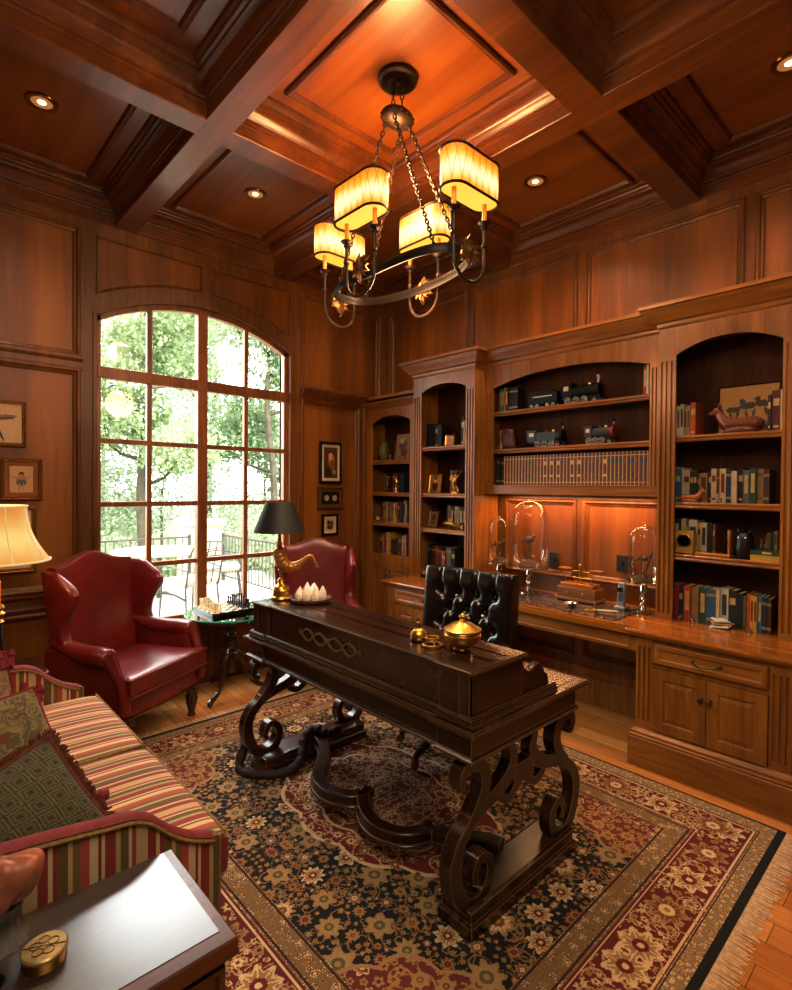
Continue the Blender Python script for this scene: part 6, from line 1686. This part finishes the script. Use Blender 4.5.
for i in range(3): MB().obox((0, .0, .010+i*.018), (.07, .10-.01*i, .010), Matrix.Rotation(.12*(i-1), 3, 'X')@Matrix.Rotation(.4*i, 3, 'Z')).build('layer', 'white' if i != 1 else cmat('#b98e3e'), pp, bevel=.003)
for yy, lb in ((1.235, 'leftmost silver animal on the bottom shelf, right bookcase'), (1.16, 'small silver animal second along the bottom shelf of the right bookcase'), (.86, 'small silver animal before the thick white book, right bookcase')):
    animal('silver_figurine', lb, 'figurine', (3.555, yy, .79), .045, 'silver', rz=pi/2)
# tall bookcase
small_frame('gold_photo_frame', 'small square orange-gold framed oval on the top shelf of the tall bookcase', 3.585, 3.17, 1.97, .105, .10, blobs('#b97a2a', [(.5, .5, .22, .30, 0, '#7a4a1c'), (.5, .5, .16, .24, 0, '#a86c30')], .05), 'gold', .08)
small_frame('portrait_frame', 'gold-framed sepia portrait on the second shelf of the tall bookcase', 3.60, 3.36, 1.552, .15, .175, blobs('#b98238', [(.5, .35, .28, .3, 0, '#3a2414'), (.5, .68, .14, .16, 0, '#d0a468'), (.5, .82, .16, .08, 0, '#2a180c')], .08), 'gold', .12)
small_frame('leaning_frame', 'brown picture on an easel, third shelf of the tall bookcase', 3.59, 3.37, 1.233, .12, .165, blobs('#8a6a46', [(.5, .6, .25, .2, .3, '#3a281a'), (.5, .25, .3, .08, 0, '#5a4028')], .15), 'tablewood', .2)
gf = thing('gold_figure', 'gilt winged figure reaching up on the second shelf of the tall bookcase', 'figurine', (3.575, 3.085, 1.552))
mb = MB(); mb.lathe([(0, 0), (.04, 0), (.04, .012), (.02, .03), (0, .035)], n=16)
mb.tube(smooth_path([(0, .01, .03), (0, .02, .07), (0, .01, .11), (0, 0, .14)], 4), interp_list([.012, .018, .022, .010], 13), 10); mb.ball((0, -.002, .155), .014, 10)
mb.tube(smooth_path([(0, 0, .13), (0, -.03, .15), (0, -.055, .19)], 4), [.008]*4+[.006]*5, 6); mb.tube([(0, .01, .13), (0, .04, .12), (0, .05, .10)], .006, 6)
mb.tube(smooth_path([(0, .015, .06), (0, -.02, .05), (0, -.03, .02)], 4), .009, 6)
for s in (-1, 1): mb.add([(.005, 0, .13), (.03*s, .03, .17), (.035*s, .045, .12), (.01*s, .01, .10)], [(0, 1, 2, 3)])
mb.build('body', 'gold', gf, smooth=60)
pl = thing('display_plate', 'dark glazed plate standing behind the gilt figure, tall bookcase', 'plate', (3.70, 3.02, 1.552))
MB().lathe([(0, 0), (.06, .004), (.085, .014), (.083, .018), (.058, .009), (0, .006)], (0, 0, .088), 32, Matrix.Rotation(-pi/2+.15, 3, 'Y')).build('dish', cmat('#2c3a3c', .2), pl)
mb = MB(); mb.tube([(-.03, -.03, 0), (.02, -.03, .06)], .003, 6); mb.tube([(-.03, .03, 0), (.02, .03, .06)], .003, 6); mb.build('stand', 'blackwood', pl)
fs_ = thing('bronze_fish', 'bronze fish ornament on a foot, third shelf of the tall bookcase', 'ornament', (3.57, 3.12, 1.233))
mb = MB(); pts = smooth_path([(0, .12, .045), (0, .08, .052), (0, .0, .05), (0, -.06, .035), (0, -.09, .03)], 5); mb.tube(pts, interp_list([.004, .022, .03, .018, .006], len(pts)), 12, flat=(1, .6)); mb.add([(0, -.085, .03), (0, -.125, .055), (0, -.118, .008)], [(0, 1, 2)]); mb.tube([(0, .02, .03), (0, .03, 0)], .006, 6); mb.add([(0, -.01, .07), (0, .03, .10), (0, .05, .075)], [(0, 1, 2)]); mb.lathe([(.02, 0), (.014, .006), (0, .008)], (0, .03, 0), 12)
mb.build('body', 'brassdk', fs_)
tp = thing('copper_pot', 'small copper pot before the books, bottom shelf of the tall bookcase', 'pot', (3.555, 3.10, .845))
MB().lathe([(0, 0), (.03, 0), (.045, .02), (.045, .04), (.03, .055), (.032, .06), (0, .06)], n=24).build('bowl', cmat('#8a4a24', .3, .8), tp); MB().lathe([(.033, .061), (.02, .07), (.006, .074), (.008, .082), (0, .085)], n=20).build('lid', cmat('#8a4a24', .3, .8), tp)
# corner bookcase
small_frame('painted_card', 'pale painted card leaning on the top shelf of the corner bookcase', 3.66, 3.86, 1.864, .20, .27, blobs('#8f7a60', [(.5, .6, .3, .2, .2, '#6a4030'), (.4, .75, .2, .1, 0, '#a89878'), (.6, .3, .25, .15, 0, '#5a3828')], .2), 'clay', .12, .006)
vz = thing('green_vase', 'mottled green vase at the window end of the top shelf, corner bookcase', 'vase', (3.60, 4.06, 1.864))
MB().lathe([(0, 0), (.03, 0), (.05, .05), (.055, .10), (.035, .16), (.022, .19), (.03, .20), (0, .2)], n=24).build('body', cmat('#5c5a34', .35), vz)
for i, yy in enumerate((3.93, 3.86, 3.79, 3.72)):
    g = thing('beaded_ornament', '%s small dark ornament along the top shelf front of the corner bookcase' % ordw(i), 'ornament', (3.57, yy, 1.864), 0, 'small ornaments on the corner bookcase')
    MB().lathe([(0, 0), (.014, 0), (.016, .01), (.008, .02), (.014, .035), (.008, .045), (0, .05)], n=12).build('body', cmat('#6a4630', .3), g)
    MB().ball((0, 0, .055), .009, 8).build('bead', 'silver' if i % 2 else 'brass', g)
gf2 = thing('brass_dancer', 'slim brass dancing figure on the second shelf of the corner bookcase', 'figurine', (3.58, 3.85, 1.553))
mb = MB(); mb.lathe([(0, 0), (.028, 0), (.026, .012), (0, .015)], n=16); mb.tube(smooth_path([(0, 0, .012), (0, .008, .06), (0, -.004, .10), (0, 0, .13)], 4), interp_list([.006, .009, .013, .006], 13), 8); mb.ball((0, 0, .145), .011, 8)
mb.tube(smooth_path([(0, 0, .125), (0, .03, .135), (0, .04, .165)], 4), .004, 6); mb.tube([(0, 0, .12), (0, -.03, .10), (0, -.015, .08)], .004, 6); mb.tube([(0, 0, .07), (0, -.03, .06), (0, -.02, .03)], .006, 6); mb.build('body', 'brass', gf2)
bt = thing('small_bottle', 'small dark bottle with a pale label, third shelf of the corner bookcase', 'bottle', (3.565, 4.10, 1.26))
MB().lathe([(0, 0), (.018, 0), (.018, .06), (.008, .08), (.008, .10), (0, .10)], n=16).build('glass', 'dark', bt); MB().lathe([(.0185, .015), (.0185, .045)], n=16).build('paper_label', 'cream', bt)
t = thing('leather_case', 'rust-brown leather case slumped beside the books, hanging bookcase middle shelf', 'case', (3.665, 2.585, 1.922))
weld(puff(MB(), lambda u, v: ((v-.5)*.02, (u-.5)*.12+.03*v, .002+.16*v), 12, 12, .07, 3).build('body', cmat('#4e2418', .5), t)); MB().tube(smooth_path([(-.03, -.04, .12), (-.04, 0, .155), (-.03, .05, .13)], 4), .005, 6).build('strap', cmat('#5e3320', .5), t)

# ------------------------------------------------------------------ model engines; local +x forward
def wheel(x, r, side, parent, mat='nickel'):
    Mx = Matrix.Rotation(pi/2, 3, 'X'); w = MB()
    w.lathe([(r*.78, -.004), (r, -.004), (r, .004), (r*.78, .004), (r*.78, -.004)], (x, side*.034, r), 18, Mx)
    for i in range(4): a = i*pi/4; w.tube([(x-r*.8*cos(a), side*.034, r-r*.8*sin(a)), (x+r*.8*cos(a), side*.034, r+r*.8*sin(a))], .0018, 4)
    w.ball((x, side*.034, r), r*.22, 8); w.build('wheel', mat, parent)
def engine(label, loc, L, H, mat, tank=False, front='black', rz=-pi/2, name_first=False):
    t = thing('model_locomotive', label, 'model train', loc, rz); s = L
    zb = .030
    MB().box(-.46*s, .46*s, -.036, .036, zb+.006, zb+.014).build('running_board', 'black', t)
    Mx = Matrix.Rotation(pi/2, 3, 'Y'); rb_ = H*.19
    MB().lathe([(rb_*.9, -.22*s), (rb_, -.21*s), (rb_, .34*s), (rb_*1.05, .345*s), (rb_*1.05, .42*s), (rb_*.8, .43*s), (0, .435*s)], (0, 0, zb+.014+rb_), 20, Mx).build('boiler', mat, t)
    MB().lathe([(rb_*1.07, .36*s), (rb_*1.07, .425*s), (rb_*.5, .437*s), (0, .44*s)], (0, 0, zb+.014+rb_), 20, Mx).build('smokebox', front, t)
    c = MB(); c.box(-.46*s, -.22*s, -.036, -.032, zb+.014, H*.62); c.box(-.46*s, -.22*s, .032, .036, zb+.014, H*.62); c.box(-.225*s, -.22*s, -.036, .036, zb+.014, H*.62); c.box(-.49*s, -.20*s, -.042, .042, H*.62, H*.66)
    c.box(-.46*s, -.42*s, -.036, .036, zb+.014, H*.3)
    c.build('cab', mat, t)
    for sd in (-1, 1): MB().box(-.40*s, -.28*s, sd*.0365-.0006, sd*.0365+.0006, H*.42, H*.56).build('cab_window', 'mat_cream', t)
    MB().lathe([(.009, 0), (.009, .045), (.014, .055), (.014, .062), (.010, .062)], (.37*s, 0, zb+.010+2*rb_), 14).build('chimney', 'nickel' if name_first else 'black', t)
    for xx, k in ((.18*s, 1), (.0, 1)): MB().lathe([(.014, 0), (.014, .014), (.008, .022), (0, .024)], (xx, 0, zb+.010+2*rb_), 14).build('steam_dome', 'brass' if k and xx else mat, t)
    MB().box(.40*s, .43*s, -.012, .012, H*.66, H*.66+.022).build('headlamp', 'brass', t)
    if tank:
        for sd in (-1, 1): MB().box(-.2*s, .28*s, sd*.028-.012, sd*.028+.012, zb+.014, zb+.085).build('side_tank', mat, t, bevel=.003)
    for sd in (-1, 1):
        for xx in ((-.30, -.10, .10) if not tank else (-.18, .0, .18)): wheel(xx*s, .024, sd, t)
        wheel(.33*s, .014, sd, t)
        m_ = MB(); m_.tube([(-.30*s, sd*.042, .022), (.12*s, sd*.042, .022)], .003, 5); m_.box(.26*s, .38*s, sd*.038-.008, sd*.038+.008, .026, .044); m_.build('piston_rod', 'silver', t)
    cw = MB(); cw.prism([(.44*s, .005), (.53*s, .005), (.46*s, .032), (.44*s, .032)], -.03, .03, lambda u, v, h: (u, h, v)); cw.build('cowcatcher', 'black', t)
    return t
engine('largest black model steam locomotive on the upper shelf of the hanging bookcase', (3.69, 1.975, 2.228), .33, .235, 'black', name_first=True)
tn = thing('model_tender', 'black coal tender coupled behind the largest model locomotive', 'model train', (3.69, 2.29, 2.228), -pi/2)
MB().box(-.13, .13, -.035, .035, .030, .040).build('running_board', 'black', tn)
mb = MB(); mb.box(-.125, .125, -.034, .034, .040, .115); mb.prism([(-.125, .115), (-.10, .135), (.06, .142), (.11, .115)], -.030, .030, lambda u, v, h: (u, h, v)); mb.build('tank', 'black', tn, bevel=.003)
for sd in (-1, 1):
    MB().box(-.085, .085, sd*.035-.0006, sd*.035+.0006,   .080, .088).build('side_lettering_band', 'mat_cream', tn)
    for xx in (-.095, -.045, .045, .095): wheel(xx, .015, sd, tn)
engine('long grey model tank locomotive at the left of the middle shelf, hanging bookcase', (3.69, 2.265, 1.922), .34, .20, 'dkgrey', True)
engine('short grey model locomotive with a red nose on the middle shelf, hanging bookcase', (3.69, 1.83, 1.922), .24, .20, 'dkgrey', False, 'red')

# ================================================================== CHEST-TOP THINGS
ZH = .602
sp_ = thing('shell_sculpture', 'pink-orange conch-like shell on a grey fluted stone foot, on the carved chest', 'sculpture', (.165, 1.43, ZH))
mb = MB()
def flu(u, v):
    a = 2*pi*u; r = (.052-.022*sin(pi*min(1, v*1.25)*.8))*(1+.07*cos(11*a)*(1-v*.3)); return (r*cos(a), r*sin(a),   .085*v)
mb.grid(flu, 66, 10, True); mb.add([(0, 0, .085)], []); mb.build('foot', 'fossil', sp_, smooth=60)
mb = MB()
def shl(u, v):
    a = 2*pi*u; b_ = pi*v; d = Vector((sin(b_)*cos(a), sin(b_)*sin(a), -cos(b_)))
    r = .052*(1+.10*sin(4*a+3*b_)*sin(b_)+.06*sin(9*a-4*b_)*sin(b_))
    p = Vector((d.x*r*1.15, d.y*r, d.z*r*1.05))
    k = max(0, d.dot(Vector((.75, -.35, .56)).normalized()))**5; p += Vector((.75, -.35, .56)).normalized()*k*.040
    k = max(0, d.dot(Vector((-.5, -.2, .84)).normalized()))**8; p += Vector((-.5, -.2, .84))*k*.022
    return p+Vector((.0, -.0, .125))
mb.grid(shl, 64, 32, True); mb.build('shell', 'spiral', sp_, smooth=180)
bx_ = thing('round_box', 'low round brass box on the chest beside the shell', 'box', (.226, 1.315, ZH))
MB().lathe([(0, 0), (.040, 0), (.041, .003), (.041, .022), (.042, .024)], n=40).build('body', 'brassdk', bx_)
mb = MB(); mb.lathe([(.043, .022), (.043, .027), (.040, .030), (0, .031)], n=40); l_ = mb.build('lid', plain('pale_brass', '#a8905a', .35, .6, .25, 40), bx_)
mb = MB()
for a in (.2, 1.4, 2.6, 3.8, 5.0): mb.tube([(.018*cos(a)+.010*cos(q*pi/5), .018*sin(a)+.010*sin(q*pi/5), .0312) for q in range(10)], .0010, 4, closed=True)
mb.tube([(-.036, .018, .0312), (.036, -.018, .0312)], .0010, 4); mb.build('engraving', 'brassdk', l_)
bw = thing('dark_bowl', 'small dark glossy bowl at the near corner of the carved chest', 'bowl', (.125, 1.285, ZH))
MB().lathe([(.014, 0), (.026, .010), (.032, .026), (.029, .026), (.022, .012), (0, .008)], n=24).build('bowl_body', 'dark', bw)
